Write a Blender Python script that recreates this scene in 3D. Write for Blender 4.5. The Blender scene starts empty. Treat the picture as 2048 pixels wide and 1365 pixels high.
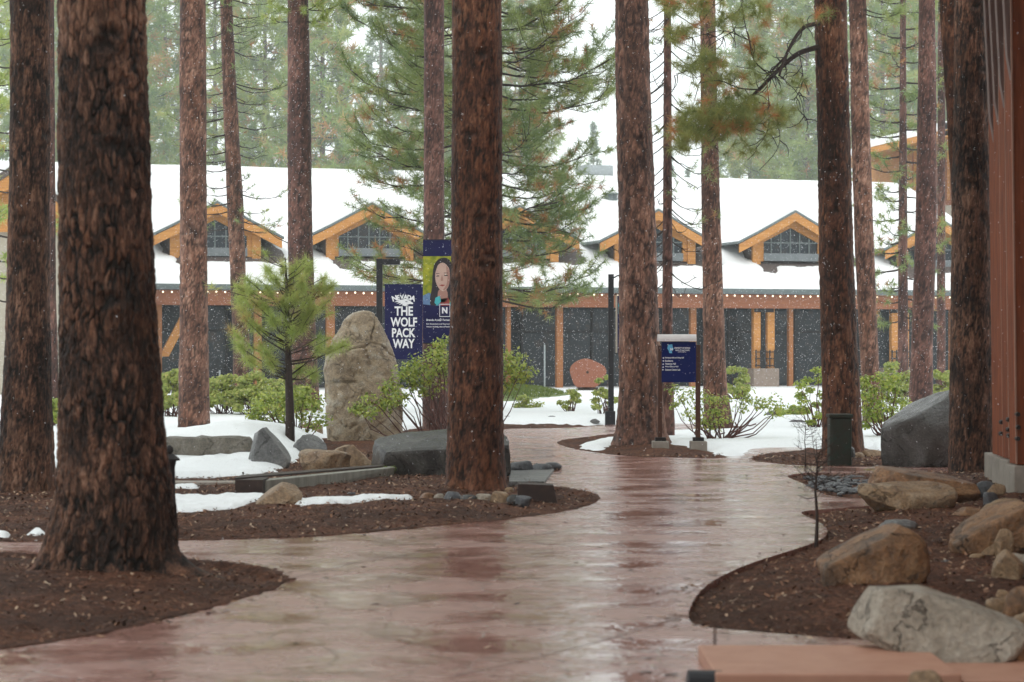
import bpy, bmesh, math, random
import numpy as np
from mathutils import Vector, Matrix
from mathutils.geometry import tessellate_polygon

# ------------------------------------------------------------------ camera, world, sun
SC = bpy.context.scene
C = SC.collection
H, HY, F = 1.6, 700.0, 4435.0            # eye height, horizon row, focal length (rows/columns of a 2048 px wide frame)
cam_d = bpy.data.cameras.new('camera')
cam = bpy.data.objects.new('camera', cam_d)
C.objects.link(cam)
cam.location = (0, 0, H)
cam.rotation_euler = (math.radians(90), 0, 0)
cam_d.sensor_width = 36
cam_d.lens = 36 * F / 2048
cam_d.shift_y = 17.5 / 2048
cam_d.clip_end = 1500
cam_d.dof.use_dof = True
cam_d.dof.focus_distance = 44
cam_d.dof.aperture_fstop = 3.6
SC.camera = cam

SUN_EL, SUN_AZ = math.radians(48), math.radians(200)
w = bpy.data.worlds.new('World')
SC.world = w
w.use_nodes = True
nt = w.node_tree
nt.nodes.clear()
o_ = nt.nodes.new('ShaderNodeOutputWorld')
bg = nt.nodes.new('ShaderNodeBackground')
sky = nt.nodes.new('ShaderNodeTexSky')
sky.sky_type = 'NISHITA'
sky.sun_disc = False
sky.sun_elevation = SUN_EL
sky.sun_rotation = SUN_AZ
sky.dust_density = 4
mx = nt.nodes.new('ShaderNodeMix')
mx.data_type = 'RGBA'
mx.inputs[0].default_value = 0.88          # an even snow-cloud deck over the clear sky
mx.inputs[7].default_value = (12.6, 13.3, 13.3, 1)
nt.links.new(sky.outputs[0], mx.inputs[6])
nt.links.new(mx.outputs[2], bg.inputs[0])
bg.inputs[1].default_value = 0.118
nt.links.new(bg.outputs[0], o_.inputs[0])

sd = bpy.data.lights.new('sun', 'SUN')
sd.energy = 0.7
sd.angle = math.radians(30)
sd.color = (1, 0.96, 0.9)
sun = bpy.data.objects.new('sun', sd)
C.objects.link(sun)
sun.rotation_euler = (math.radians(90) - SUN_EL, 0, math.radians(180) - SUN_AZ)

vs = SC.view_settings
SC.display_settings.display_device = 'sRGB'
vs.view_transform = 'Standard'
vs.look = 'None'
vs.gamma = 1
vs.exposure = 0.06
SC.cycles.use_denoising = True
SC.cycles.max_bounces = 6
SC.cycles.diffuse_bounces = 4
SC.cycles.glossy_bounces = 3
SC.cycles.volume_bounces = 1
SC.cycles.transparent_max_bounces = 6

# ------------------------------------------------------------------ helpers
random.seed(7)
RNG = np.random.default_rng(11)


def G(px, py, z=0.0):
    d = (H - z) * F / (py - HY)
    return Vector(((px - 1024) / F * d, d, z))


def P(px, py, d):
    return Vector(((px - 1024) / F * d, d, H + (HY - py) / F * d))


def dist_of(py):
    return H * F / (py - HY)


def tag(o, label=None, cat=None, group=None, kind=None):
    if label: o['label'] = label
    if cat: o['category'] = cat
    if group: o['group'] = group
    if kind: o['kind'] = kind
    return o


def thing(name, label, cat, loc=(0, 0, 0), rz=0.0, group=None):
    o = bpy.data.objects.new(name, None)
    C.objects.link(o)
    o.location = loc
    o.rotation_euler = (0, 0, rz)
    o.empty_display_size = 0.2
    return tag(o, label, cat, group)


def mesh_np(name, V, Fc, mat, parent=None, attrs=None, smooth=False, link=True):
    """V (n,3); Fc (m,3|4) int array, or list of arrays"""
    V = np.asarray(V, dtype=np.float32)
    groups = Fc if isinstance(Fc, list) else [Fc]
    groups = [np.asarray(g, dtype=np.int32) for g in groups if len(g)]
    me = bpy.data.meshes.new(name)
    me.vertices.add(len(V))
    me.vertices.foreach_set('co', V.ravel())
    nl = sum(g.size for g in groups)
    npol = sum(len(g) for g in groups)
    me.loops.add(nl)
    me.polygons.add(npol)
    me.loops.foreach_set('vertex_index', np.concatenate([g.ravel() for g in groups]))
    tot = np.concatenate([np.full(len(g), g.shape[1], dtype=np.int32) for g in groups])
    st = np.concatenate([[0], np.cumsum(tot)[:-1]]).astype(np.int32)
    me.polygons.foreach_set('loop_start', st)
    me.polygons.foreach_set('loop_total', tot)
    if smooth:
        me.polygons.foreach_set('use_smooth', np.ones(npol, dtype=bool))
    me.update(calc_edges=True)
    if attrs:
        for k, a in attrs.items():
            at = me.attributes.new(k, 'FLOAT', 'POINT')
            at.data.foreach_set('value', np.asarray(a, dtype=np.float32))
    if mat is not None:
        me.materials.append(mat)
    if not link:
        return me
    o = bpy.data.objects.new(name, me)
    C.objects.link(o)
    if parent is not None:
        o.parent = parent
    return o


class MB:
    """collects boxes, prisms and tubes into one mesh"""

    def __init__(s):
        s.v = []
        s.f = []

    def add(s, vs_, fs):
        b = len(s.v)
        s.v += [tuple(x) for x in vs_]
        s.f += [tuple(i + b for i in f) for f in fs]
        return s

    def box(s, x0, x1, y0, y1, z0, z1):
        return s.add([(x0, y0, z0), (x1, y0, z0), (x1, y1, z0), (x0, y1, z0), (x0, y0, z1), (x1, y0, z1), (x1, y1, z1), (x0, y1, z1)],
                     [(0, 3, 2, 1), (4, 5, 6, 7), (0, 1, 5, 4), (1, 2, 6, 5), (2, 3, 7, 6), (3, 0, 4, 7)])

    def hexa(s, p):
        return s.add(p, [(0, 3, 2, 1), (4, 5, 6, 7), (0, 1, 5, 4), (1, 2, 6, 5), (2, 3, 7, 6), (3, 0, 4, 7)])

    def prism(s, poly, f0, f1):
        """poly: list of 2-tuples; f0,f1: map 2-tuple to 3d front / back"""
        n = len(poly)
        a = [f0(*p) for p in poly]
        b = [f1(*p) for p in poly]
        base = len(s.v)
        s.v += [tuple(x) for x in a + b]
        for i in range(n):
            j = (i + 1) % n
            s.f.append((base + i, base + j, base + n + j, base + n + i))
        for t in tessellate_polygon([[Vector((p[0], p[1], 0)) for p in poly]]):
            s.f.append(tuple(base + k for k in t))
            s.f.append(tuple(base + n + k for k in reversed(t)))
        return s

    def tube(s, pts, rad, n=6, cap=True):
        pts = [Vector(p) for p in pts]
        if not hasattr(rad, '__len__'): rad = [rad] * len(pts)
        base = len(s.v)
        for i, p in enumerate(pts):
            d = (pts[min(i + 1, len(pts) - 1)] - pts[max(i - 1, 0)])
            d = d.normalized() if d.length > 1e-9 else Vector((0, 0, 1))
            up = Vector((0, 0, 1)) if abs(d.z) < 0.95 else Vector((1, 0, 0))
            a = d.cross(up).normalized()
            b = a.cross(d)
            for k in range(n):
                t = 2 * math.pi * k / n
                s.v.append(tuple(p + (a * math.cos(t) + b * math.sin(t)) * rad[i]))
        for i in range(len(pts) - 1):
            for k in range(n):
                l = (k + 1) % n
                s.f.append((base + i * n + k, base + i * n + l, base + (i + 1) * n + l, base + (i + 1) * n + k))
        if cap:
            s.f.append(tuple(base + k for k in reversed(range(n))))
            s.f.append(tuple(base + (len(pts) - 1) * n + k for k in range(n)))
        return s

    def build(s, name, mat, parent=None, smooth=False, bevel=0.0):
        me = bpy.data.meshes.new(name)
        me.from_pydata(s.v, [], s.f)
        bm = bmesh.new()
        bm.from_mesh(me)
        bmesh.ops.recalc_face_normals(bm, faces=bm.faces)
        if bevel > 0:
            bmesh.ops.bevel(bm, geom=[e for e in bm.edges if e.calc_face_angle(0) > 0.6], offset=bevel, segments=2, profile=0.6, affect='EDGES')
        bm.to_mesh(me)
        bm.free()
        if smooth:
            for p in me.polygons: p.use_smooth = True
        if mat: me.materials.append(mat)
        o = bpy.data.objects.new(name, me)
        C.objects.link(o)
        if parent is not None: o.parent = parent
        return o


# ---- numpy noise
def _hash3(ix, iy, iz, seed):
    n = (ix.astype(np.int64) * 374761393 + iy.astype(np.int64) * 668265263 + iz.astype(np.int64) * 2147483647 + seed * 1274126177) & 0xffffffff
    n = ((n ^ (n >> 13)) * 1274126177) & 0xffffffff
    n = ((n ^ (n >> 16)) * 2246822519) & 0xffffffff
    n = n ^ (n >> 15)
    return (n & 0xffffff) / float(0xffffff)


def vnoise(Q, seed=0):
    i = np.floor(Q).astype(np.int64)
    f = Q - i
    f = f * f * (3 - 2 * f)
    r = 0
    for dx in (0, 1):
        for dy in (0, 1):
            for dz in (0, 1):
                wgt = (f[:, 0] if dx else 1 - f[:, 0]) * (f[:, 1] if dy else 1 - f[:, 1]) * (f[:, 2] if dz else 1 - f[:, 2])
                r = r + wgt * _hash3(i[:, 0] + dx, i[:, 1] + dy, i[:, 2] + dz, seed)
    return r * 2 - 1


def fbm(Q, oct_=4, seed=0):
    r, a, t = 0, 1.0, 0
    for k in range(oct_):
        r = r + a * vnoise(Q * (2.03 ** k) + k * 17.3, seed + k)
        t += a
        a *= 0.5
    return r / t


def worley(Q, seed=0):
    """F1, F2, cell random value"""
    i = np.floor(Q).astype(np.int64)
    n = len(Q)
    F1 = np.full(n, 9.0); F2 = np.full(n, 9.0); cid = np.zeros(n)
    for dx in (-1, 0, 1):
        for dy in (-1, 0, 1):
            for dz in (-1, 0, 1):
                c = i + np.array([dx, dy, dz])
                px = c[:, 0] + _hash3(c[:, 0], c[:, 1], c[:, 2], seed)
                py = c[:, 1] + _hash3(c[:, 0], c[:, 1], c[:, 2], seed + 1)
                pz = c[:, 2] + _hash3(c[:, 0], c[:, 1], c[:, 2], seed + 2)
                d = np.sqrt((Q[:, 0] - px) ** 2 + (Q[:, 1] - py) ** 2 + (Q[:, 2] - pz) ** 2)
                m = d < F1
                F2 = np.where(m, F1, np.minimum(F2, d))
                cid = np.where(m, _hash3(c[:, 0], c[:, 1], c[:, 2], seed + 3), cid)
                F1 = np.where(m, d, F1)
    return F1, F2, cid


def smooth_line(pts, sub=5, closed=True):
    """Catmull-Rom through the points"""
    n = len(pts)
    out = []
    rng_ = range(n if closed else n - 1)
    for i in rng_:
        g = lambda k: np.array(pts[k % n] if closed else pts[min(max(k, 0), n - 1)], dtype=float)
        p0, p1, p2, p3 = g(i - 1), g(i), g(i + 1), g(i + 2)
        for k in range(sub):
            t = k / sub
            out.append(0.5 * ((2 * p1) + (-p0 + p2) * t + (2 * p0 - 5 * p1 + 4 * p2 - p3) * t * t + (-p0 + 3 * p1 - 3 * p2 + p3) * t ** 3))
    if not closed: out.append(np.array(pts[-1], dtype=float))
    return np.array(out)


def sdf_poly(X, Y, poly):
    """signed distance, positive inside"""
    poly = np.asarray(poly)
    d = np.full(X.shape, 1e9)
    ins = np.zeros(X.shape, bool)
    n = len(poly)
    for i in range(n):
        x0, y0 = poly[i]
        x1, y1 = poly[(i + 1) % n]
        ex, ey = x1 - x0, y1 - y0
        l2 = ex * ex + ey * ey + 1e-12
        t = np.clip(((X - x0) * ex + (Y - y0) * ey) / l2, 0, 1)
        d = np.minimum(d, (X - x0 - t * ex) ** 2 + (Y - y0 - t * ey) ** 2)
        if y0 != y1:
            c = ((y0 > Y) != (y1 > Y)) & (X < (x1 - x0) * (Y - y0) / (y1 - y0) + x0)
            ins ^= c
    d = np.sqrt(d)
    return np.where(ins, d, -d)


def world_poly(px_pts, sub=5, z=0.0):
    return smooth_line([tuple(G(a, b, z))[:2] for a, b in px_pts], sub)


def grid_patch(name, x0, x1, y0, y1, rx, ry, zfun, mat, zcut, smooth=True, **kw):
    nx, ny = int((x1 - x0) / rx) + 1, int((y1 - y0) / ry) + 1
    xs, ys = np.linspace(x0, x1, nx), np.linspace(y0, y1, ny)
    X, Y = np.meshgrid(xs, ys)
    X, Y = X.ravel(), Y.ravel()
    Z = zfun(X, Y)
    idx = np.arange(nx * ny).reshape(ny, nx)
    q = np.stack([idx[:-1, :-1], idx[:-1, 1:], idx[1:, 1:], idx[1:, :-1]], -1).reshape(-1, 4)
    keep = (Z[q].max(1) > zcut)
    q = q[keep]
    used = np.unique(q)
    rem = np.full(nx * ny, -1)
    rem[used] = np.arange(len(used))
    V = np.stack([X, Y, Z], 1)[used]
    return mesh_np(name, V, rem[q], mat, smooth=smooth, **kw)


# ------------------------------------------------------------------ materials
def new_mat(name):
    m = bpy.data.materials.new(name)
    m.use_nodes = True
    t = m.node_tree
    t.nodes.clear()
    out = t.nodes.new('ShaderNodeOutputMaterial')
    b = t.nodes.new('ShaderNodeBsdfPrincipled')
    t.links.new(b.outputs[0], out.inputs[0])
    return m, t, b, out


def nd(t, typ, **kw):
    n = t.nodes.new(typ)
    for k, v in kw.items():
        if k.startswith('i_'):
            key = k[2:]
            n.inputs[int(key) if key.isdigit() else key].default_value = v
        else:
            setattr(n, k, v)
    return n


def ramp(t, stops, inp=None, interp='LINEAR'):
    r = t.nodes.new('ShaderNodeValToRGB')
    r.color_ramp.interpolation = interp
    el = r.color_ramp.elements
    while len(el) < len(stops): el.new(0.5)
    for e, (p, c) in zip(el, stops):
        e.position = p
        e.color = tuple(c) + (1,) if len(c) == 3 else c
    if inp is not None: t.links.new(inp, r.inputs[0])
    return r


def noise(t, scale, detail=4, rough=0.55, vec=None, dist=0.0):
    n = nd(t, 'ShaderNodeTexNoise')
    n.inputs['Scale'].default_value = scale
    n.inputs['Detail'].default_value = detail
    n.inputs['Roughness'].default_value = rough
    n.inputs['Distortion'].default_value = dist
    if vec is not None: t.links.new(vec, n.inputs['Vector'])
    return n


def pos_vec(t, scale=(1, 1, 1)):
    g = nd(t, 'ShaderNodeNewGeometry')
    m = nd(t, 'ShaderNodeMapping')
    m.inputs['Scale'].default_value = scale
    t.links.new(g.outputs['Position'], m.inputs['Vector'])
    return m.outputs[0]


def bump(t, b, h, strength, dist=0.02):
    n = nd(t, 'ShaderNodeBump')
    n.inputs['Strength'].default_value = strength
    n.inputs['Distance'].default_value = dist
    t.links.new(h, n.inputs['Height'])
    t.links.new(n.outputs[0], b.inputs['Normal'])
    return n


def mixc(t, fac, a, b_, mode='MIX'):
    m = nd(t, 'ShaderNodeMix', data_type='RGBA', blend_type=mode)
    for sock, v in ((0, fac), (6, a), (7, b_)):
        if isinstance(v, bpy.types.NodeSocket):
            t.links.new(v, m.inputs[sock])
        elif sock == 0:
            m.inputs[0].default_value = v
        else:
            m.inputs[sock].default_value = tuple(v) + (1,)
    return m.outputs[2]


def simple(name, c1, c2=None, rough=0.6, scale=8, bumps=0.0, metal=0.0, vscale=(1, 1, 1), spec=0.25, detail=5):
    m, t, b, _ = new_mat(name)
    v = pos_vec(t, vscale)
    n = noise(t, scale, detail, 0.6, v)
    if c2 is None: c2 = tuple(x * 0.7 for x in c1)
    r = ramp(t, [(0.3, c1), (0.72, c2)], n.outputs[0])
    t.links.new(r.outputs[0], b.inputs['Base Color'])
    b.inputs['Roughness'].default_value = rough
    b.inputs['Metallic'].default_value = metal
    b.inputs['Specular IOR Level'].default_value = spec
    if bumps: bump(t, b, n.outputs[0], bumps)
    return m


def bark_mat(name, plate_lo, plate_hi, furrow, rough=0.55, fine=60):
    m, t, b, _ = new_mat(name)
    at = nd(t, 'ShaderNodeAttribute', attribute_name='plate')
    af = nd(t, 'ShaderNodeAttribute', attribute_name='furrow')
    v = pos_vec(t, (1, 1, 0.35))
    n = noise(t, fine, 4, 0.65, v)
    n2 = noise(t, 2.2, 3, 0.5, v)
    add = nd(t, 'ShaderNodeMath', operation='ADD')
    t.links.new(at.outputs['Fac'], add.inputs[0])
    sc_ = nd(t, 'ShaderNodeMath', operation='MULTIPLY_ADD')
    sc_.inputs[1].default_value = 1.7
    sc_.inputs[2].default_value = -0.85
    t.links.new(n.outputs[0], sc_.inputs[0])
    t.links.new(sc_.outputs[0], add.inputs[1])
    mid = tuple((a + c) / 2 * k for a, c, k in zip(plate_lo, plate_hi, (1.0, 0.85, 0.8)))
    r = ramp(t, [(0.05, plate_lo), (0.55, mid), (0.98, plate_hi)], add.outputs[0])
    n2r = ramp(t, [(0.45, (0, 0, 0)), (0.75, (0.55, 0.55, 0.55))], n2.outputs[0])
    c = mixc(t, n2r.outputs[0], r.outputs[0], tuple(x * 1.15 for x in plate_lo))
    n3 = noise(t, 1.7, 4, 0.6, pos_vec(t, (1, 1, 0.6)))
    o3 = ramp(t, [(0.52, (0, 0, 0)), (0.72, (0.32, 0.32, 0.32))], n3.outputs[0])
    c = mixc(t, o3.outputs[0], c, (plate_hi[0] * .9, plate_hi[1] * .62, plate_hi[2] * .42))
    c = mixc(t, af.outputs['Fac'], furrow, c)
    t.links.new(c, b.inputs['Base Color'])
    b.inputs['Roughness'].default_value = rough
    b.inputs['Specular IOR Level'].default_value = 0.14
    bump(t, b, n.outputs[0], 0.8, 0.014)
    return m


M = {}
M['bark_dark'] = bark_mat('bark_dark_wet', (0.024, 0.012, 0.008), (0.34, 0.19, 0.125), (0.006, 0.004, 0.003))
M['bark_mid'] = bark_mat('bark_brown', (0.05, 0.021, 0.013), (0.27, 0.125, 0.07), (0.012, 0.006, 0.004))
M['bark_red'] = bark_mat('bark_red_brown', (0.085, 0.043, 0.032), (0.43, 0.25, 0.18), (0.03, 0.016, 0.013))
M['bark_grey'] = bark_mat('bark_grey_brown', (0.085, 0.042, 0.035), (0.32, 0.18, 0.145), (0.03, 0.018, 0.017))
M['branch'] = simple('branch_bark', (0.05, 0.032, 0.026), (0.02, 0.014, 0.012), 0.7, 30)
M['far_trunk'] = simple('far_trunk', (0.16, 0.1, 0.075), (0.09, 0.055, 0.045), 0.7, 4)
M['red_stem'] = simple('manzanita_stem', (0.12, 0.035, 0.025), (0.04, 0.015, 0.012), 0.45, 20)


def leaf_mat(name, stops, rough=0.55, trans=0.35, spec=0.3):
    m, t, b, out = new_mat(name)
    at = nd(t, 'ShaderNodeAttribute', attribute_name='tint')
    r = ramp(t, stops, at.outputs['Fac'])
    t.links.new(r.outputs[0], b.inputs['Base Color'])
    b.inputs['Roughness'].default_value = rough
    b.inputs['Specular IOR Level'].default_value = spec
    tr = nd(t, 'ShaderNodeBsdfTranslucent')
    t.links.new(r.outputs[0], tr.inputs[0])
    ms = nd(t, 'ShaderNodeMixShader')
    ms.inputs[0].default_value = trans
    t.links.new(b.outputs[0], ms.inputs[1])
    t.links.new(tr.outputs[0], ms.inputs[2])
    t.links.new(ms.outputs[0], out.inputs[0])
    return m


M['needle'] = leaf_mat('needles_olive', [(0.0, (0.13, 0.2, 0.085)), (0.45, (0.28, 0.35, 0.125)), (0.78, (0.42, 0.42, 0.14)), (0.84, (0.38, 0.2, 0.08)), (1, (0.46, 0.22, 0.1))], trans=0.45)
M['needle_bough'] = leaf_mat('needles_bough', [(0.0, (0.12, 0.17, 0.06)), (0.4, (0.26, 0.3, 0.1)), (0.78, (0.42, 0.42, 0.14)), (0.84, (0.5, 0.24, 0.1)), (1, (0.6, 0.28, 0.12))], trans=0.45)
M['needle_young'] = leaf_mat('needles_young', [(0.0, (0.28, 0.38, 0.1)), (0.7, (0.5, 0.56, 0.17)), (0.93, (0.58, 0.54, 0.2)), (1, (0.42, 0.25, 0.1))], trans=0.5)
M['needle_far'] = leaf_mat('needles_far', [(0.0, (0.16, 0.28, 0.1)), (0.4, (0.36, 0.46, 0.15)), (0.8, (0.56, 0.57, 0.18)), (0.86, (0.58, 0.4, 0.14)), (1, (0.62, 0.33, 0.14))], trans=0.55)
M['needle_fir'] = leaf_mat('needles_fir', [(0.0, (0.12, 0.18, 0.12)), (0.6, (0.2, 0.27, 0.15)), (1, (0.3, 0.34, 0.16))], trans=0.5)
M['leaf'] = leaf_mat('manzanita_leaf', [(0.0, (0.12, 0.19, 0.03)), (0.5, (0.31, 0.39, 0.06)), (0.88, (0.52, 0.54, 0.11)), (1, (0.38, 0.3, 0.1))], 0.35, 0.3, 0.5)
M['leaf_far'] = leaf_mat('shrub_leaf_far', [(0.0, (0.22, 0.28, 0.07)), (0.6, (0.42, 0.48, 0.12)), (1, (0.6, 0.54, 0.2))], 0.5, 0.4, 0.4)
M['grass'] = leaf_mat('grass', [(0.0, (0.07, 0.12, 0.02)), (1, (0.2, 0.24, 0.05))], 0.6, 0.2)


def snow_mat(name, col=(0.86, 0.88, 0.89), dirt=0.0, dirtcol=(0.3, 0.2, 0.15)):
    m, t, b, _ = new_mat(name)
    v = pos_vec(t)
    n = noise(t, 9, 6, 0.65, v)
    r = ramp(t, [(0.25, tuple(x * 0.94 for x in col)), (0.7, col)], n.outputs[0])
    c = r.outputs[0]
    if dirt:
        n3 = noise(t, 55, 3, 0.6, v)
        rr = ramp(t, [(0.66 - dirt, (0, 0, 0)), (0.72 - dirt * 0.5, (1, 1, 1))], n3.outputs[0])
        c = mixc(t, rr.outputs[0], c, dirtcol)
    t.links.new(c, b.inputs['Base Color'])
    b.inputs['Roughness'].default_value = 0.7
    b.inputs['Specular IOR Level'].default_value = 0.25
    bump(t, b, n.outputs[0], 0.35, 0.04)
    return m


M['snow'] = snow_mat('snow', dirt=0.02)
M['snow_roof'] = snow_mat('roof_snow', (0.9, 0.91, 0.91))

# wet stamped concrete
m, t, b, _ = new_mat('wet_stamped_concrete')
v = pos_vec(t)
n1 = noise(t, 0.55, 5, 0.6, v)
n2 = noise(t, 7, 6, 0.65, v)
cr = ramp(t, [(0.25, (0.16, 0.066, 0.05)), (0.5, (0.34, 0.17, 0.137)), (0.78, (0.5, 0.31, 0.265))], n2.outputs[0])
cb = mixc(t, n1.outputs[0], cr.outputs[0], (0.35, 0.2, 0.17))
vo = nd(t, 'ShaderNodeTexVoronoi', feature='DISTANCE_TO_EDGE')
vo.inputs['Scale'].default_value = 2.1
n4 = noise(t, 3, 3, 0.5, v)
vm = nd(t, 'ShaderNodeVectorMath', operation='ADD')
vs_ = nd(t, 'ShaderNodeVectorMath', operation='SCALE')
vs_.inputs['Scale'].default_value = 0.35
t.links.new(n4.outputs['Color'], vs_.inputs[0])
t.links.new(v, vm.inputs[0])
t.links.new(vs_.outputs[0], vm.inputs[1])
t.links.new(vm.outputs[0], vo.inputs['Vector'])
seam = ramp(t, [(0.0, (0, 0, 0)), (0.03, (1, 1, 1))], vo.outputs['Distance'])
cb2 = mixc(t, seam.outputs[0], (0.2, 0.1, 0.078), cb)
t.links.new(cb2, b.inputs['Base Color'])
npud = noise(t, 1.3, 4, 0.55, v)
rp = ramp(t, [(0.37, (0.33, 0.33, 0.33)), (0.5, (0.19, 0.19, 0.19)), (0.57, (0.05, 0.05, 0.05))], npud.outputs[0])
t.links.new(rp.outputs[0], b.inputs['Roughness'])
b.inputs['Specular IOR Level'].default_value = 1.0
n5 = noise(t, 3.6, 6, 0.66, v, 0.3)
hsum = nd(t, 'ShaderNodeMath', operation='MULTIPLY_ADD')
hsum.inputs[1].default_value = 0.12
t.links.new(seam.outputs[0], hsum.inputs[0])
t.links.new(n5.outputs[0], hsum.inputs[2])
dry = ramp(t, [(0.38, (1, 1, 1)), (0.6, (0.2, 0.2, 0.2))], npud.outputs[0])
hm = nd(t, 'ShaderNodeMath', operation='MULTIPLY')
t.links.new(hsum.outputs[0], hm.inputs[0])
t.links.new(dry.outputs[0], hm.inputs[1])
bump(t, b, hm.outputs[0], 0.75, 0.027)
b.inputs['Coat Weight'].default_value = 0.0
b.inputs['Coat Roughness'].default_value = 0.12
M['path'] = m

m, t, b, _ = new_mat('mulch')
v = pos_vec(t)
n1 = noise(t, 26, 8, 0.82, v)
n2 = noise(t, 1.1, 4, 0.6, v)
cr = ramp(t, [(0.36, (0.022, 0.012, 0.009)), (0.5, (0.1, 0.05, 0.032)), (0.6, (0.2, 0.115, 0.075)), (0.7, (0.36, 0.24, 0.17))], n1.outputs[0])
red = ramp(t, [(0.4, (0.62, 0.5, 0.45)), (0.65, (1.25, 0.98, 0.84))], n2.outputs[0])
c = mixc(t, 1.0, cr.outputs[0], red.outputs[0], 'MULTIPLY')
t.links.new(c, b.inputs['Base Color'])
b.inputs['Roughness'].default_value = 0.75
b.inputs['Specular IOR Level'].default_value = 0.15
bump(t, b, n1.outputs[0], 1.0, 0.03)
M['mulch'] = m


def chip_mat(name, stops):
    m, t, b, _ = new_mat(name)
    at = nd(t, 'ShaderNodeAttribute', attribute_name='tint')
    r = ramp(t, stops, at.outputs['Fac'])
    t.links.new(r.outputs[0], b.inputs['Base Color'])
    b.inputs['Roughness'].default_value = 0.6
    b.inputs['Specular IOR Level'].default_value = 0.2
    return m


M['chips'] = chip_mat('mulch_chips', [(0, (0.03, 0.017, 0.012)), (0.4, (0.13, 0.06, 0.036)), (0.75, (0.3, 0.15, 0.085)), (1, (0.5, 0.38, 0.27))])
M['flake'] = simple('snow_flake', (0.85, 0.87, 0.9), (0.8, 0.82, 0.86), 0.8, 3)


def rock_mat(name, c1, c2, c3, scale=3.0, rough=0.45, spot=0.5):
    m, t, b, _ = new_mat(name)
    tc = nd(t, 'ShaderNodeTexCoord')
    v = tc.outputs['Object']
    n = noise(t, scale, 6, 0.62, v, 0.4)
    n2 = noise(t, 38, 5, 0.7, v)
    r = ramp(t, [(0.3, c1), (0.5, c2), (0.72, c3)], n.outputs[0])
    sp = ramp(t, [(0.3, (spot, spot, spot)), (0.62, (1.12, 1.1, 1.08))], n2.outputs[0])
    c = mixc(t, 1.0, r.outputs[0], sp.outputs[0], 'MULTIPLY')
    t.links.new(c, b.inputs['Base Color'])
    b.inputs['Roughness'].default_value = rough
    s = nd(t, 'ShaderNodeMath', operation='MULTIPLY_ADD')
    s.inputs[1].default_value = 0.35
    t.links.new(n2.outputs[0], s.inputs[0])
    t.links.new(n.outputs[0], s.inputs[2])
    vw = nd(t, 'ShaderNodeVectorMath', operation='MULTIPLY_ADD')
    vw.inputs[1].default_value = (.5, .5, .5)
    t.links.new(n.outputs['Color'], vw.inputs[0])
    t.links.new(v, vw.inputs[2])
    vo = nd(t, 'ShaderNodeTexVoronoi', feature='DISTANCE_TO_EDGE')
    vo.inputs['Scale'].default_value = 1.5
    t.links.new(vw.outputs[0], vo.inputs['Vector'])
    ck = ramp(t, [(0.0, (.25, .25, .25)), (0.009, (1, 1, 1))], vo.outputs['Distance'])
    c2 = mixc(t, ck.outputs[0], tuple(x * .6 for x in c1), c)
    t.links.new(c2, b.inputs['Base Color'])
    s2 = nd(t, 'ShaderNodeMath', operation='MULTIPLY_ADD')
    s2.inputs[1].default_value = 0.5
    t.links.new(ck.outputs[0], s2.inputs[0])
    t.links.new(s.outputs[0], s2.inputs[2])
    bump(t, b, s2.outputs[0], 1.0, 0.05)
    return m


M['rock_tan'] = rock_mat('rock_tan', (0.15, 0.085, 0.045), (0.31, 0.2, 0.11), (0.42, 0.33, 0.23), 4.2)
M['rock_stand'] = rock_mat('rock_standing', (0.15, 0.105, 0.065), (0.32, 0.24, 0.15), (0.45, 0.41, 0.34), 3.6)
M['rock_black'] = rock_mat('rock_black', (0.014, 0.012, 0.01), (0.035, 0.03, 0.026), (0.13, 0.125, 0.115), 2.6, 0.2)
M['rock_grey'] = rock_mat('rock_grey', (0.09, 0.09, 0.09), (0.15, 0.15, 0.15), (0.23, 0.22, 0.21))
M['rock_pale'] = rock_mat('rock_pale', (0.24, 0.2, 0.155), (0.36, 0.31, 0.25), (0.46, 0.42, 0.36), 5.0, 0.6, 0.62)
M['rock_orange'] = rock_mat('rock_orange', (0.06, 0.045, 0.035), (0.25, 0.125, 0.055), (0.38, 0.23, 0.12), 3.6)
M['rock_boulder'] = rock_mat('rock_boulder', (0.035, 0.03, 0.026), (0.09, 0.085, 0.08), (0.17, 0.17, 0.17), 2.5, 0.22)
M['rock_greytan'] = rock_mat('rock_greytan', (0.07, 0.06, 0.045), (0.15, 0.13, 0.1), (0.22, 0.2, 0.17), 4.0)
M['rock_slate'] = rock_mat('rock_slate', (0.045, 0.05, 0.06), (0.085, 0.09, 0.1), (0.15, 0.155, 0.165), 3.0, 0.3)

M['wood'] = simple('cedar_orange', (0.58, 0.28, 0.085), (0.4, 0.165, 0.045), 0.6, 3, 0.1, vscale=(0.4, 0.4, 6))
M['post_wood'] = simple('post_brown_orange', (0.36, 0.155, 0.06), (0.26, 0.1, 0.04), 0.6, 3, 0.1, vscale=(0.6, 0.6, 6))
M['beam'] = simple('beam_red_brown', (0.3, 0.12, 0.06), (0.2, 0.07, 0.035), 0.6, 3, 0.1, vscale=(0.6, 0.6, 7))
M['joint'] = simple('dark_joint', (0.13, 0.065, 0.052), (0.09, 0.045, 0.037), 0.5, 6)
M['wood_dark'] = simple('wood_dark', (0.05, 0.028, 0.02), (0.025, 0.016, 0.012), 0.6, 6)
M['redwood'] = simple('stained_redwood', (0.27, 0.07, 0.024), (0.11, 0.028, 0.011), 0.7, 4, 0.15, vscale=(5, 5, 0.5), spec=0.2)
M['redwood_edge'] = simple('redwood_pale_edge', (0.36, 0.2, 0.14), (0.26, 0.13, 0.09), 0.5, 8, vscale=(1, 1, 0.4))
M['brace_grey'] = simple('weathered_brace', (0.2, 0.13, 0.11), (0.13, 0.08, 0.07), 0.55, 5, vscale=(4, 4, 0.6))
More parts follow.
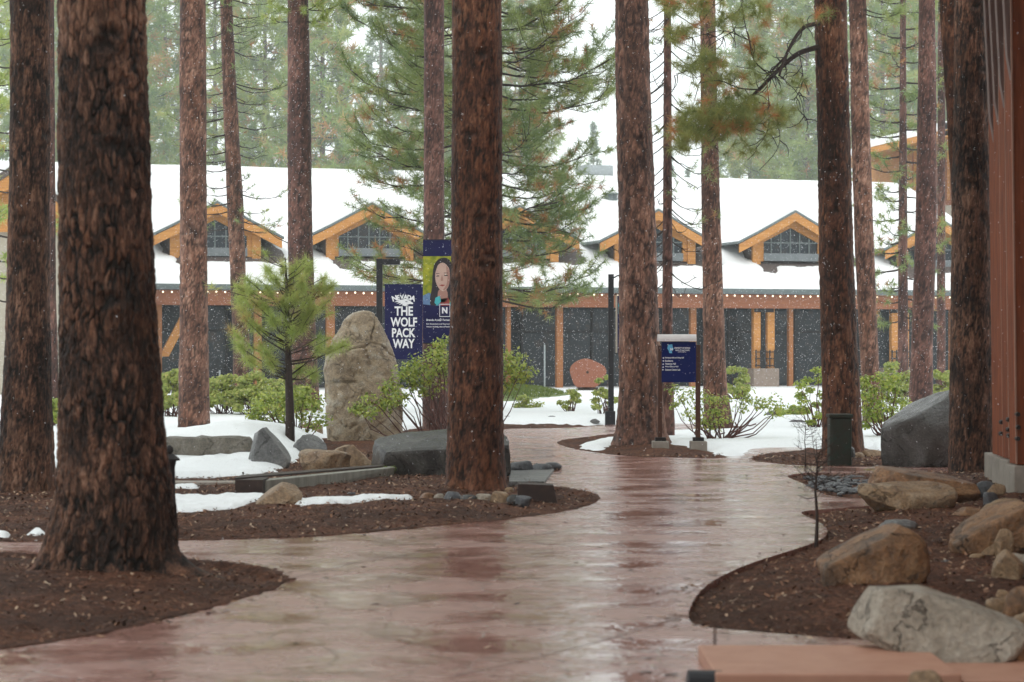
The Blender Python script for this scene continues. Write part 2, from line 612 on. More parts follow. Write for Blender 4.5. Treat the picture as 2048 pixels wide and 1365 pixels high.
M['concrete'] = simple('concrete', (0.33, 0.29, 0.25), (0.23, 0.2, 0.17), 0.7, 5, 0.3)
M['concrete_stain'] = simple('concrete_streaked', (0.34, 0.33, 0.28), (0.17, 0.165, 0.14), 0.6, 3.5, 0.3, vscale=(3, 3, 0.6))
M['steel_dark'] = simple('dark_steel', (0.028, 0.024, 0.024), (0.018, 0.016, 0.016), 0.5, 10, metal=0.3)
M['corten'] = simple('dark_rusted_steel', (0.05, 0.028, 0.022), (0.022, 0.013, 0.011), 0.5, 12)
M['lamp_black'] = simple('lamp_black', (0.02, 0.02, 0.024), (0.014, 0.014, 0.016), 0.45, 10)
M['bolt'] = simple('bolt_iron', (0.03, 0.02, 0.018), (0.02, 0.012, 0.01), 0.5, 30)
M['navy'] = simple('navy_banner', (0.01, 0.011, 0.07), (0.007, 0.008, 0.05), 0.7, 3, spec=0.15)
M['navy_sign'] = simple('navy_sign', (0.0005, 0.008, 0.095), (0.0005, 0.006, 0.075), 0.5, 3, spec=0.08)
M['white_print'] = simple('white_print', (0.78, 0.78, 0.8), (0.74, 0.74, 0.77), 0.6, 5)
M['cyan_print'] = simple('light_blue_print', (0.12, 0.42, 0.68), (0.1, 0.38, 0.62), 0.5, 5)
M['silver'] = simple('silver_cap', (0.62, 0.58, 0.58), (0.55, 0.5, 0.5), 0.35, 8, metal=0.2)
M['rust_post'] = simple('rust_post', (0.09, 0.035, 0.02), (0.05, 0.02, 0.013), 0.5, 20)
M['hair'] = simple('print_dark_hair', (0.035, 0.028, 0.035), (0.02, 0.016, 0.02), 0.6, 30, vscale=(6, 1, 1))
M['skin'] = simple('print_skin', (0.52, 0.36, 0.3), (0.46, 0.3, 0.25), 0.6, 4)
M['skin2'] = simple('print_skin_deep', (0.36, 0.2, 0.16), (0.34, 0.18, 0.15), 0.6, 4)
M['teal'] = simple('print_teal', (0.06, 0.42, 0.46), (0.05, 0.34, 0.4), 0.6, 10)
M['denim'] = simple('print_denim', (0.16, 0.28, 0.46), (0.08, 0.14, 0.28), 0.6, 14)
M['maroon'] = simple('print_maroon', (0.3, 0.06, 0.05), (0.26, 0.05, 0.045), 0.6, 14)
M['foliage_print'] = simple('print_yellow_foliage', (0.42, 0.4, 0.03), (0.08, 0.14, 0.015), 0.6, 9)
M['shingle'] = simple('roof_shingle', (0.14, 0.11, 0.1), (0.07, 0.055, 0.05), 0.75, 9, 0.5)
M['fascia'] = simple('grey_green_fascia', (0.16, 0.19, 0.19), (0.11, 0.135, 0.135), 0.5, 4)
M['sill'] = simple('grey_sill_band', (0.2, 0.22, 0.23), (0.15, 0.17, 0.18), 0.6, 4)
M['beige'] = simple('beige_stucco', (0.42, 0.38, 0.31), (0.36, 0.32, 0.26), 0.85, 5, 0.2)
M['stone_plinth'] = simple('plinth_concrete', (0.3, 0.24, 0.2), (0.22, 0.17, 0.14), 0.7, 6, 0.3)
M['moss'] = simple('moss', (0.13, 0.17, 0.02), (0.07, 0.1, 0.01), 0.9, 30)
M['bin_green'] = simple('dark_green_metal', (0.014, 0.032, 0.022), (0.03, 0.022, 0.014), 0.6, 6)
M['salmon'] = simple('salmon_concrete', (0.46, 0.25, 0.175), (0.38, 0.19, 0.13), 0.5, 6, 0.2)
M['log_slice'] = simple('log_slice', (0.33, 0.13, 0.075), (0.2, 0.07, 0.045), 0.6, 9, 0.3, vscale=(5, 5, 0.4))
M['metal_pale'] = simple('galvanised', (0.4, 0.43, 0.44), (0.32, 0.35, 0.36), 0.45, 8, metal=0.4)
m, t, b, _ = new_mat('facade_glass')
v = pos_vec(t)
n1 = noise(t, 0.9, 5, 0.7, v)
r = ramp(t, [(0.35, (0.004, 0.006, 0.009)), (0.55, (0.02, 0.03, 0.04)), (0.7, (0.06, 0.042, 0.03))], n1.outputs[0])
t.links.new(r.outputs[0], b.inputs['Base Color'])
b.inputs['Roughness'].default_value = 0.12
b.inputs['Specular IOR Level'].default_value = 0.3
M['glass'] = m
m, t, b, _ = new_mat('warm_bulb')
b.inputs['Base Color'].default_value = (0.9, 0.8, 0.65, 1)
b.inputs['Emission Color'].default_value = (1, 0.82, 0.6, 1)
b.inputs['Emission Strength'].default_value = 2.2
M['bulb'] = m

# ------------------------------------------------------------------ the ground
PATH_PX = [(-300, 1420), (-150, 1335), (0, 1300), (110, 1284), (210, 1266), (330, 1240), (440, 1211), (530, 1184), (572, 1165), (572, 1153), (540, 1138),
           (470, 1127), (380, 1119), (200, 1112), (90, 1108), (-100, 1105), (-400, 1101),
           (-400, 1083), (0, 1084), (200, 1084), (350, 1082), (600, 1075), (750, 1064), (900, 1050), (1020, 1038), (1110, 1026), (1175, 1012), (1198, 999), (1188, 987), (1150, 979), (1100, 973), (1068, 967),
           (1062, 958), (1080, 950), (1122, 940), (1100, 932), (1040, 928), (1012, 918), (980, 895), (950, 872), (960, 861),
           (1010, 858), (1070, 857), (1130, 856), (1180, 853), (1225, 850), (1300, 848), (1380, 848), (1450, 851), (1460, 856),
           (1400, 861), (1300, 864), (1235, 868), (1170, 875), (1122, 882), (1115, 887), (1130, 893), (1165, 901), (1230, 910), (1290, 914), (1370, 916),
           (1438, 917), (1452, 908), (1468, 897), (1525, 890), (1600, 890), (1612, 899), (1560, 905), (1520, 911), (1502, 918), (1530, 925), (1600, 931), (1690, 934), (1790, 933), (2000, 930), (2300, 928),
           (2300, 944), (2000, 944), (1850, 945), (1740, 946), (1640, 945), (1595, 948), (1575, 952), (1583, 958), (1608, 968), (1630, 980), (1660, 992), (1740, 999), (1850, 1002),
           (1850, 1008), (1760, 1011), (1690, 1016), (1635, 1020), (1604, 1024), (1610, 1032), (1635, 1043), (1652, 1055), (1654, 1068), (1640, 1080), (1605, 1094), (1560, 1108), (1510, 1124), (1465, 1142), (1425, 1163), (1395, 1189), (1378, 1222),
           (1381, 1243), (1400, 1251), (1430, 1257), (1500, 1263), (1600, 1271), (1720, 1280), (1850, 1290), (2100, 1300), (2500, 1310), (2520, 1354), (2300, 1356), (1700, 1356), (1420, 1356), (1385, 1358), (1368, 1372), (1362, 1420), (1358, 1500), (1358, 1600), (1358, 1750)]
path_w = world_poly(PATH_PX, 4)
last = path_w[-6:]
near = [(0.52, 2.0), (-14.0, 2.0), (-14.0, 8.0)]
# the smooth loop wraps, so cut its closing span and go round the camera instead
path_w = path_w[:-4]
path_poly = np.concatenate([path_w, np.array(near)])


def path_sd(X, Y):
    return sdf_poly(X, Y, path_poly)


bed = [Vector((x, y, 0)) for x, y in path_poly]
n = len(bed)
V = [(p.x, p.y, 0.0) for p in bed] + [(p.x, p.y, -0.11) for p in bed]
Fs = [tuple(tr) for tr in tessellate_polygon([bed])]
Fs += [(i, (i + 1) % n, n + (i + 1) % n) for i in range(n)] + [(i, n + (i + 1) % n, n + i) for i in range(n)]
me = bpy.data.meshes.new('path')
me.from_pydata(V, [], Fs)
bm = bmesh.new(); bm.from_mesh(me); bmesh.ops.recalc_face_normals(bm, faces=bm.faces)
if sum(f.normal.z for f in bm.faces) < 0:
    bmesh.ops.reverse_faces(bm, faces=bm.faces)
bm.to_mesh(me); bm.free()
me.materials.append(M['path'])
o = bpy.data.objects.new('path', me)
C.objects.link(o)
tag(o, 'wet red-brown stamped concrete path winding between the pines', kind='structure')
path_obj = o

# contraction joints laid as thin dark strips across the path
def joint(pts, wd=0.012):
    mb = MB()
    for (a, b_), (c_, d_) in zip(pts[:-1], pts[1:]):
        p, q = G(a, b_), G(c_, d_)
        dr = (q - p).normalized()
        nn = Vector((-dr.y, dr.x, 0)) * wd / 2
        mb.add([p + nn + Vector((0, 0, .004)), q + nn + Vector((0, 0, .004)), q - nn + Vector((0, 0, .004)), p - nn + Vector((0, 0, .004))], [(0, 1, 2, 3)])
    o = mb.build('path_joint', M['joint'], path_obj)


joint([(1377, 1230), (1230, 1275), (1090, 1312), (900, 1356)], 0.008)
joint([(575, 1160), (700, 1128), (900, 1095), (1060, 1072), (1300, 1042), (1500, 1022)], 0.009)
joint([(1430, 1258), (1428, 1345)], 0.02)

# big base sheet
bs = MB()
bs.add([(-500, -40, -0.2), (500, -40, -0.2), (500, 700, -0.2), (-500, 700, -0.2)], [(0, 1, 2, 3)])
tag(bs.build('ground', M['snow']), 'snow covered ground', kind='structure')


def mulch_z(X, Y):
    d = path_sd(X, Y)
    Q = np.stack([X, Y, X * 0], 1)
    rise = np.clip(-d / 1.2, 0, 1)
    rise = rise * rise * (3 - 2 * rise)
    z = -0.035 + 0.075 * rise + 0.03 * fbm(Q * 1.3, 3, 5) * np.clip(-d / 0.5, 0.15, 1) + 0.03 * fbm(Q * 7, 3, 6)
    # the near right bed climbs towards the timber posts
    z = z + 0.07 * np.clip((X - 3.2) / 2.5, 0, 1) * np.clip((27 - Y) / 6, 0, 1) * np.clip((Y - 10) / 3, 0, 1)
    spill = 0.03 + 0.06 * fbm(Q * 3.1, 3, 77)
    left = (X < 0.6) | (Y > 30) | ((Y > 22) & (X < 1.4))
    z = np.where(left & (d > -0.12) & (d < spill), np.maximum(z, 0.006 + 0.008 * fbm(Q * 14, 2, 78)), z)
    return np.where(d > np.where(left, np.maximum(spill, 0.03), 0.03), -0.13, z)


mulch = grid_patch('ground', -13, 13, 7.0, 47, 0.07, 0.09, mulch_z, M['mulch'], -0.125)
mulch.name = 'mulch_ground'
tag(mulch, 'dark brown mulch and pine needle beds beside the path', kind='structure')

# mulch chips and needles lying on it
def chips(name, n, xr, yr, size, mat, zf, seed, cond=None, flat=0.35, label=None):
    r = np.random.default_rng(seed)
    X = r.uniform(*xr, n); Y = r.uniform(*yr, n)
    vis = np.abs(X) < Y * 0.27 + 0.8
    X, Y = X[vis], Y[vis]
    d = path_sd(X, Y)
    k = d < -0.015
    if cond is not None: k &= cond(X, Y)
    X, Y = X[k], Y[k]
    Z = zf(X, Y)
    m_ = len(X)
    a = r.uniform(0, 2 * np.pi, m_)
    L = size * r.uniform(0.5, 1.6, m_) * (0.65 + Y / 60)
    W = L * r.uniform(0.15, 0.6, m_)
    ux = np.stack([np.cos(a), np.sin(a), r.normal(0, flat, m_)], 1)
    uy = np.stack([-np.sin(a), np.cos(a), r.normal(0, flat, m_)], 1)
    c_ = np.stack([X, Y, Z + 0.008 + np.abs(r.normal(0, 0.008, m_))], 1)
    v0 = c_ - ux * L[:, None] / 2 - uy * W[:, None] / 2
    v1 = c_ + ux * L[:, None] / 2 - uy * W[:, None] / 3
    v2 = c_ + ux * L[:, None] / 2.2 + uy * W[:, None] / 2
    v3 = c_ - ux * L[:, None] / 2 + uy * W[:, None] / 2.4
    V = np.stack([v0, v1, v2, v3], 1).reshape(-1, 3)
    Fq = np.arange(4 * m_).reshape(-1, 4)
    o = mesh_np(name, V, Fq, mat, attrs={'tint': np.repeat(r.uniform(0, 1, m_) ** 1.2, 4)})
    tag(o, label, kind='stuff')
    return o


chips('mulch_chips', 90000, (-8, 8), (8, 34), 0.026, M['chips'], mulch_z, 3, label='bark chips and fallen needles scattered over the beds')

r = np.random.default_rng(17)
nl_ = 26000
X = r.uniform(-8, 8, nl_); Y = r.uniform(10, 34, nl_)
dd = path_sd(X, Y)
k = (dd > 0.004) & (np.abs(X) < Y * .25 + .5) & ((r.random(nl_) < np.exp(-(dd - .08) / .09) * .9) | (r.random(nl_) < .03))
X, Y = X[k], Y[k]
m_ = len(X)
a = r.uniform(0, 6.28, m_)
L = .04 * r.uniform(.5, 1.8, m_); W = L * r.uniform(.12, .6, m_)
ux = np.stack([np.cos(a), np.sin(a), 0 * a + .08], 1); uy = np.stack([-np.sin(a), np.cos(a), 0 * a], 1)
c_ = np.stack([X, Y, 0 * X + .006], 1)
V = np.stack([c_ - ux * L[:, None] / 2 - uy * W[:, None] / 2, c_ + ux * L[:, None] / 2 - uy * W[:, None] / 3, c_ + ux * L[:, None] / 2.2 + uy * W[:, None] / 2, c_ - ux * L[:, None] / 2 + uy * W[:, None] / 2.4], 1).reshape(-1, 3)
o = mesh_np('leaf_litter', V, np.arange(4 * m_).reshape(-1, 4), M['chips'], attrs={'tint': np.repeat(r.uniform(0, 1, m_) ** 2, 4)})
tag(o, 'wet needles and bark bits washed onto the path edges', kind='stuff')

# ---- snow
FAR_SNOW = [(-900, 779), (2900, 779), (2900, 905), (1745, 903), (1640, 899), (1545, 896), (1505, 910), (1475, 922), (1440, 920), (1415, 904), (1350, 898), (1262, 894), (1205, 901), (1143, 893),
            (1235, 876), (1300, 871), (1400, 867), (1480, 862), (1475, 852), (1420, 845), (1330, 844), (1225, 846), (1130, 851), (1005, 854), (900, 856), (840, 866), (660, 880), (640, 905), (600, 928), (585, 955), (520, 962),
            (300, 966), (100, 968), (-900, 968)]
snow_poly = world_poly(FAR_SNOW, 3)


def far_snow_z(X, Y):
    d = sdf_poly(X, Y, snow_poly)
    Q = np.stack([X, Y, X * 0], 1)
    e = 0.22 * fbm(Q * 1.6, 3, 21) + 0.1 * fbm(Q * 6, 2, 22)
    dd = d + e - 0.05
    z = -0.06 + np.clip(dd, -1, 0.4) * 0.42 + 0.035 * fbm(Q * 0.7, 3, 23) * np.clip(dd, 0, 1)
    bank = np.exp(-(((X + 4.3) / 1.6) ** 2 + ((Y - 35.5) / 3.6) ** 2))
    z = z + 0.33 * bank * (1 + 0.3 * fbm(Q * 1.3, 3, 29)) * (dd > 0)
    lumps = np.clip(fbm(Q * 2.0, 4, 25) + 0.05, 0, 1) * 0.2 * np.clip(dd * 2, 0, 1) * (Y < 34) * (X < -1)
    gap = path_sd(X, Y)
    z = z + lumps
    z = np.where((gap > -0.02) & (z > -0.05) & (X < 2.2), np.minimum(z, -0.05), z)
    return z


o = grid_patch('snow_cover', -17, 19, 26.3, 93, 0.13, 0.17, far_snow_z, M['snow'], -0.12)
tag(o, 'snow cover lying over the ground in front of the lodge', kind='structure')


def small_snow(px, name='snow_patch', h=0.035, seed=1, base=None, label='thin snow patch on the mulch'):
    pl = world_poly(px, 4)
    x0, y0 = pl.min(0) - 0.15
    x1, y1 = pl.max(0) + 0.15
    off = mulch_z

    def zf(X, Y):
        d = sdf_poly(X, Y, pl)
        Q = np.stack([X, Y, X * 0], 1)
        dd = d + 0.06 * fbm(Q * 5, 3, seed) - 0.01
        return off(X, Y) + np.clip(dd * 0.6, -0.03, h) - 0.002
    rx = max((x1 - x0) / 90, 0.01)
    ry = max((y1 - y0) / 60, 0.012)
    nx, ny = int((x1 - x0) / rx) + 1, int((y1 - y0) / ry) + 1
    xs, ys = np.linspace(x0, x1, nx), np.linspace(y0, y1, ny)
    X, Y = np.meshgrid(xs, ys)
    X, Y = X.ravel(), Y.ravel()
    Z = zf(X, Y)
    idx = np.arange(nx * ny).reshape(ny, nx)
    q = np.stack([idx[:-1, :-1], idx[:-1, 1:], idx[1:, 1:], idx[1:, :-1]], -1).reshape(-1, 4)
    up = (Z - off(X, Y))[q].max(1) > -0.004
    q = q[up]
    used = np.unique(q)
    rem = np.full(nx * ny, -1)
    rem[used] = np.arange(len(used))
    o = mesh_np(name, np.stack([X, Y, Z], 1)[used], rem[q], M['snow'], smooth=True)
    tag(o, label, 'snow patch', kind='stuff')
    return o


small_snow([(300, 1001), (420, 1001), (520, 997), (540, 1004), (500, 1018), (430, 1026), (330, 1029)], seed=31, label='melting snow patch left of the small brown boulder')
small_snow([(590, 1008), (700, 1008), (800, 1002), (825, 1005), (760, 1011), (690, 1016), (600, 1022)], seed=32, label='narrow snow strip behind the mulch bed, right of the small boulder')
small_snow([(60, 1067), (88, 1066), (90, 1071), (62, 1073)], seed=33, h=0.03, label='small white snow scrap between the two left trunks')
small_snow([(-5, 1066), (18, 1067), (16, 1072), (-5, 1072)], seed=34, h=0.03, label='small white snow scrap at the left frame edge')
small_snow([(60, 1077), (78, 1076), (78, 1082), (60, 1081)], seed=35, h=0.03, label='smallest snow scrap beside the path left of the big trunk')
small_snow([(100, 905), (130, 903), (125, 965), (100, 968)], seed=36, label='snow behind the gap between the two left trunks')
small_snow([(345, 981), (395, 981), (395, 986), (345, 985)], seed=37, label='thin snow line below the concrete kerb')
small_snow([(1735, 880), (1780, 878), (1775, 905), (1740, 906)], seed=38, h=0.06, label='snow patch between the reddish trunk and the big grey boulder')

# lawn patch showing through the snow
lp = world_poly([(1000, 784), (1060, 783), (1110, 790), (1128, 796), (1080, 803), (1030, 808), (960, 808), (930, 795)], 4)
lawn_z = lambda X, Y: 0.13 + np.clip(sdf_poly(X, Y, lp), -1, 0.4) * 0.25 + 0.03 * fbm(np.stack([X, Y, X * 0], 1) * 2, 2, 8)
o = grid_patch('lawn', *([lp[:, 0].min() - .2, lp[:, 0].max() + .2, lp[:, 1].min() - .2, lp[:, 1].max() + .2]), 0.15, 0.3, lawn_z, M['grass'], 0.06)
me_ = o.data
at = me_.attributes.new('tint', 'FLOAT', 'POINT')
at.data.foreach_set('value', RNG.uniform(0.1, 0.8, len(me_.vertices)).astype(np.float32))
tag(o, 'green lawn patch where the snow has melted', kind='structure')
r = np.random.default_rng(4)
gx = r.uniform(lp[:, 0].min(), lp[:, 0].max(), 9000); gy = r.uniform(lp[:, 1].min(), lp[:, 1].max(), 9000)
k = sdf_poly(gx, gy, lp) > 0
gx, gy = gx[k], gy[k]
gz = lawn_z(gx, gy)
a = r.uniform(0, 6.28, len(gx))
b0 = np.stack([gx - .02 * np.cos(a), gy - .02 * np.sin(a), gz], 1)
b1 = np.stack([gx + .02 * np.cos(a), gy + .02 * np.sin(a), gz], 1)
tp = np.stack([gx + r.normal(0, .03, len(gx)), gy, gz + r.uniform(.04, .1, len(gx))], 1)
o = mesh_np('grass', np.stack([b0, b1, tp], 1).reshape(-1, 3), np.arange(3 * len(gx)).reshape(-1, 3), M['grass'], attrs={'tint': np.repeat(r.uniform(0, 1, len(gx)), 3)})
tag(o, 'short grass blades of the bare lawn patch', kind='stuff')

# ------------------------------------------------------------------ the lodge
YAW = math.radians(17.1)
BO = np.array([-13.4, 82.0])
BU = np.array([math.cos(YAW), math.sin(YAW)])
BN = np.array([-math.sin(YAW), math.cos(YAW)])
PITCH = 0.39
ZE = 4.04


def s_of(px, t_=0.0):
    k = (px - 1024) / F
    return (k * (BO[1] + BN[1] * t_) - (BO[0] + BN[0] * t_)) / (BU[0] - k * BU[1])


def Yof(s, t_): return BO[1] + BU[1] * s + BN[1] * t_
def z_of(py, s, t_): return H + (HY - py) / F * Yof(s, t_)


def roof_hit(px, py):
    """(s,t) where the view ray meets the main roof plane"""
    kx = (px - 1024) / F; kz = (HY - py) / F
    # X=kx*Y, Z=H+kz*Y ; Z = ZE + PITCH*t
    # s,t from X,Y
    # t = (P-BO).BN ; solve for Y
    a = kx * BN[0] + BN[1]
    c0 = BO @ BN
    # H + kz*Y = ZE + PITCH*(a*Y - c0)
    Y = (H - ZE + PITCH * c0) / (PITCH * a - kz)
    p = np.array([kx * Y, Y]) - BO
    return float(p @ BU), float(p @ BN)


lodge = thing('lodge', 'long timber lodge with snow covered roof and row of gabled dormers behind the pines', 'building', (BO[0], BO[1], 0), YAW)
# everything below is in the lodge's own frame: x = along facade, y = back, z = up
S0, S1 = -9.0, 38.0
RT = 14.0
mb = MB()
mb.hexa([(S0, -0.25, ZE - 0.12 - PITCH * .25), (S1, -0.25, ZE - 0.12 - PITCH * .25), (S1, RT, ZE - .25 + PITCH * RT), (S0, RT, ZE - .25 + PITCH * RT),
         (S0, -0.25, ZE - PITCH * .25), (S1, -0.25, ZE - PITCH * .25), (S1, RT, ZE + PITCH * RT), (S0, RT, ZE + PITCH * RT)])
mb.hexa([(S0, RT, ZE - .25 + PITCH * RT), (S1, RT, ZE - .25 + PITCH * RT), (S1, RT * 2, ZE - .25), (S0, RT * 2, ZE - .25),
         (S0, RT, ZE + PITCH * RT), (S1, RT, ZE + PITCH * RT), (S1, RT * 2, ZE), (S0, RT * 2, ZE)])
roof = mb.build('roof', M['shingle'], lodge)

dormer_px = [(435, 402), (745, 405), (1040, 410), (1318, 418), (1592, 421), (1880, 436)]
DT = 2.9
dorm = []
bare = []
for px, py in dormer_px:
    s = s_of(px, DT - 0.5)
    dorm.append((s, z_of(py, s, DT - .5)))
    k = (82.0 + 0) / Yof(s, DT) * 1.03
    rel = [(-132, 60), (-118, 82), (-112, 104), (-88, 116), (-66, 138), (-44, 142), (-40, 124), (20, 126), (80, 124), (112, 130), (142, 122), (128, 100), (98, 84), (80, 60), (0, 20), (-70, 50)]
    bare.append(np.array([roof_hit(px + a * k, py + b_ * k) for a, b_ in rel]))


def roof_snow(x0, x1, y0, y1, rx, ry, seed, bares, front):
    nx, ny = int((x1 - x0) / rx) + 1, int((y1 - y0) / ry) + 1
    X, Y = np.meshgrid(np.linspace(x0, x1, nx), np.linspace(y0, y1, ny))
    X, Y = X.ravel(), Y.ravel()
    Q = np.stack([X, Y, X * 0], 1)
    h = 0.10 + 0.025 * fbm(Q * 0.8, 3, seed)
    e = np.minimum(np.minimum(Y - y0, 9), 9) + 0.1 * fbm(Q * 2.5, 2, seed + 1)
    h = np.minimum(h, e * 0.9 - 0.02)
    for bp in bares:
        d = -sdf_poly(X, Y, bp) + 0.16 * fbm(Q * 3, 3, seed + 2)
        h = np.minimum(h, d * 0.8)
    h = np.maximum(h, -0.08)
    Z = ZE + PITCH * Y + h
    idx = np.arange(nx * ny).reshape(ny, nx)
    q = np.stack([idx[:-1, :-1], idx[:-1, 1:], idx[1:, 1:], idx[1:, :-1]], -1).reshape(-1, 4)
    keep = h[q].max(1) > -0.03
    q = q[keep]
    used = np.unique(q)
    rem = np.full(nx * ny, -1)
    rem[used] = np.arange(len(used))
    return np.stack([X, Y, Z], 1)[used], rem[q]


V, Fq = roof_snow(S0, S1, -0.22, RT + 0.1, 0.12, 0.12, 41, bare, True)
mesh_np('roof_snow', V, Fq, M['snow_roof'], roof, smooth=True)

# gutter, soffit, beam
MB().box(S0, S1, -0.42, -0.25, ZE - 0.15, ZE + 0.0).build('gutter', M['fascia'], lodge)
MB().box(S0, S1, -0.38, -0.27, ZE - 0.21, ZE - 0.15).build('fascia_board', M['sill'], lodge)
MB().box(S0, S1, 0.13, 3.2, ZE - 0.34, ZE - 0.26).build('soffit', M['wood_dark'], lodge)
zb0, zb1 = z_of(613, 8, 0.4), z_of(584, 8, 0.4)
MB().box(S0, S1, -0.22, 0.12, zb0, ZE - 0.225).build('eaves_beam', M['beam'], lodge)
MB().box(S0, S1, 3.25, RT * 2 - .4, 0, ZE - 0.3).build('wall', M['wood_dark'], lodge)
MB().box(S0, S1, -0.6, 3.3, -0.1, 0.02).build('porch_floor', M['concrete'], lodge)

# glazing
WB = 1.5
x = S0 + 0.4
pane_me = None
fr_me = None
while x < S1 - WB:
    if pane_me is None:
        p = MB().box(0.05, WB - 0.05, 0, 0.02, 0.15, 3.3).build('glass_pane', M['glass'], lodge)
        f_ = MB().box(-0.05, 0.05, -0.06, 0.06, 0.02, 3.4).box(0.05, WB - 0.05, -0.05, 0.05, 2.3, 2.38).box(0.05, WB - 0.05, -0.05, 0.05, 0.02, 0.15).build('window_frame', M['lamp_black'], lodge)
        pane_me, fr_me = p.data, f_.data
    else:
        p = bpy.data.objects.new('glass_pane', pane_me); C.objects.link(p); p.parent = lodge
        f_ = bpy.data.objects.new('window_frame', fr_me); C.objects.link(f_); f_.parent = lodge
    p.location = (x, 3.18, 0)
    f_.location = (x, 3.15, 0)
    x += WB


def post(px, wpx, mat, t_=0.28, name='post', y0=None, z1=None):
    s = s_of(px, t_)
    wd = wpx / F * Yof(s, t_)
    return MB().box(s - wd / 2, s + wd / 2, t_ - 0.12, t_ + 0.1, 0.0, z1 or zb0).build(name, mat, lodge)


for px, wd in ((315, 16), (515, 15), (660, 17), (1016, 8), (1118, 13), (1580, 9), (1385, 12), (1905, 14), (60, 16)):
    post(px, wd, M['post_wood'])
for px in (1512, 1540, 1788, 1808):
    post(px, 15 if px < 1600 else 16, M['wood'])
for px in (1527, 1798):                                     # dark connector at the head and a lattice at the foot of each pair
    s = s_of(px, 0.2)
    MB().box(s - .42, s + .42, 0.12, 0.19, zb0 - 0.15, zb1 - .1).build('steel_bracket', M['lamp_black'], lodge)
    g = MB()
    for k in range(3):
        g.box(s - .42, s + .42, 0.05, 0.1, 0.95 + .27 * k, 0.99 + .27 * k)
    for k in range(5):
        g.box(s - .42 + .2 * k, s - .38 + .2 * k, 0.0, 0.05, 0.9, 1.6)
    g.build('grille', M['lamp_black'], lodge)
    MB().box(s - .55, s + .55, -0.1, 0.9, 0, 0.85).build('plinth', M['stone_plinth'], lodge)
# knee brace
sa, sb_ = s_of(318, .38), s_of(372, .38)
MB().hexa([(sa, .28, 1.35), (sa + .35, .28, 1.35), (sa + .35, .48, 1.35), (sa, .48, 1.35), (sb_, .28, zb0), (sb_ + .35, .28, zb0), (sb_ + .35, .48, zb0), (sb_, .48, zb0)]).build('knee_brace', M['wood'], lodge)
sa = s_of(300, .38)
MB().box(sa - .5, s_of(352, .38), 0.0, 0.8, 0, 0.75).build('plinth', M['stone_plinth'], lodge)

# dormers
Z0 = dorm[0][1]


def dormer():
    """at x=0, peak z=0 (local), front plane y=0"""
    parts = []
    hw, rise = 2.25, 1.22
    depth = 6.2
    sl = rise / hw
    th = 0.09
    # roof slab (two slopes) with flared feet
    prof = [(-hw - .35, -rise - .12), (-hw * .75, -rise * .75 + .02), (0, 0), (hw * .75, -rise * .75 + .02), (hw + .35, -rise - .12)]
    top = prof + [(p[0], p[1] - th) for p in reversed(prof)]
    parts.append(('dormer_roof', MB().prism(top, lambda a, b_: (a, 0, b_), lambda a, b_: (a, depth, b_)), M['fascia'], None))
    sn = [(p[0] * 0.985, p[1] + .01) for p in prof] + [(p[0] * 0.94, p[1] + .1) for p in reversed(prof)]
    parts.append(('snow', MB().prism(sn, lambda a, b_: (a, 0.07, b_), lambda a, b_: (a, depth, b_)), M['snow_roof'], 'dormer_roof'))
    # bargeboards
    bb = [(p[0] * .97, p[1] - th) for p in prof] + [(p[0] * .97, p[1] - th - .36) for p in reversed(prof)]
    parts.append(('bargeboard', MB().prism(bb, lambda a, b_: (a, 0.02, b_), lambda a, b_: (a, .12, b_)), M['wood'], None))
    # gable wall with window opening
    ww = 1.72
    zt = -rise * .75
    zbot = -2.12
    zs = -1.78
    outer = [(-ww, zbot), (-ww, -ww * sl - th + .02), (0, -th), (ww, -ww * sl - th + .02), (ww, zbot)]
    inner = [(ww - .48, zbot), (ww - .48, -1.32), (0, -.70), (-ww + .48, -1.32), (-ww + .48, zbot)]
    wall = outer + inner
    parts.append(('gable_wall', MB().prism(wall, lambda a, b_: (a, .5, b_), lambda a, b_: (a, .66, b_)), M['wood'], None))
    gl = [(ww - .48, zs), (ww - .48, -1.32), (0, -.70), (-ww + .48, -1.32), (-ww + .48, zs)]
    parts.append(('window', MB().prism(gl, lambda a, b_: (a, .62, b_), lambda a, b_: (a, .64, b_)), M['glass'], None))
    mu = MB()
    for a in (-.86, -.43, 0, .43, .86):
        mu.box(a - .025, a + .025, .57, .61, zs, -.72 - abs(a) * .47)
    mu.box(-ww + .48, ww - .48, .565, .6, -1.36, -1.31)
    parts.append(('mullion', mu, M['fascia'], 'window'))
    parts.append(('sill', MB().box(-ww + .48, ww - .48, .45, .7, zbot + .02, zs), M['sill'], None))
    parts.append(('side_wall', MB().box(-ww, -ww + .12, .66, 3.5, zbot, zt - .2), M['shingle'], None))
    parts.append(('side_wall', MB().box(ww - .12, ww, .66, 3.5, zbot, zt - .2), M['shingle'], None))
    # corner posts and rafter blocks
    parts.append(('corner_post', MB().box(-ww - .04, -ww + .30, .40, .5, -2.25, -1.15), M['wood'], None))
    parts.append(('corner_post', MB().box(ww - .30, ww + .04, .40, .5, -2.25, -1.15), M['wood'], None))
    parts.append(('rafter_end', MB().box(-ww - .0, -ww + .42, .12, .4, -1.12, -.98), M['wood_dark'], None))
    parts.append(('rafter_end', MB().box(ww - .42, ww + .0, .12, .4, -1.12, -.98), M['wood_dark'], None))
    return parts


dp = dormer()
protos = None
for i, (s, zz) in enumerate(dorm):
    root = bpy.data.objects.new('dormer', None)
    C.objects.link(root)
    root.parent = lodge
    root.location = (s, DT - 0.5, zz)
    if protos is None:
        protos = {}
        lst = []
        for name, mbb, mat, par in dp:
            ob = mbb.build(name, mat, root)
            lst.append((name, ob.data))
        protos = lst
    else:
        for name, md in protos:
            ob = bpy.data.objects.new(name, md); C.objects.link(ob); ob.parent = root

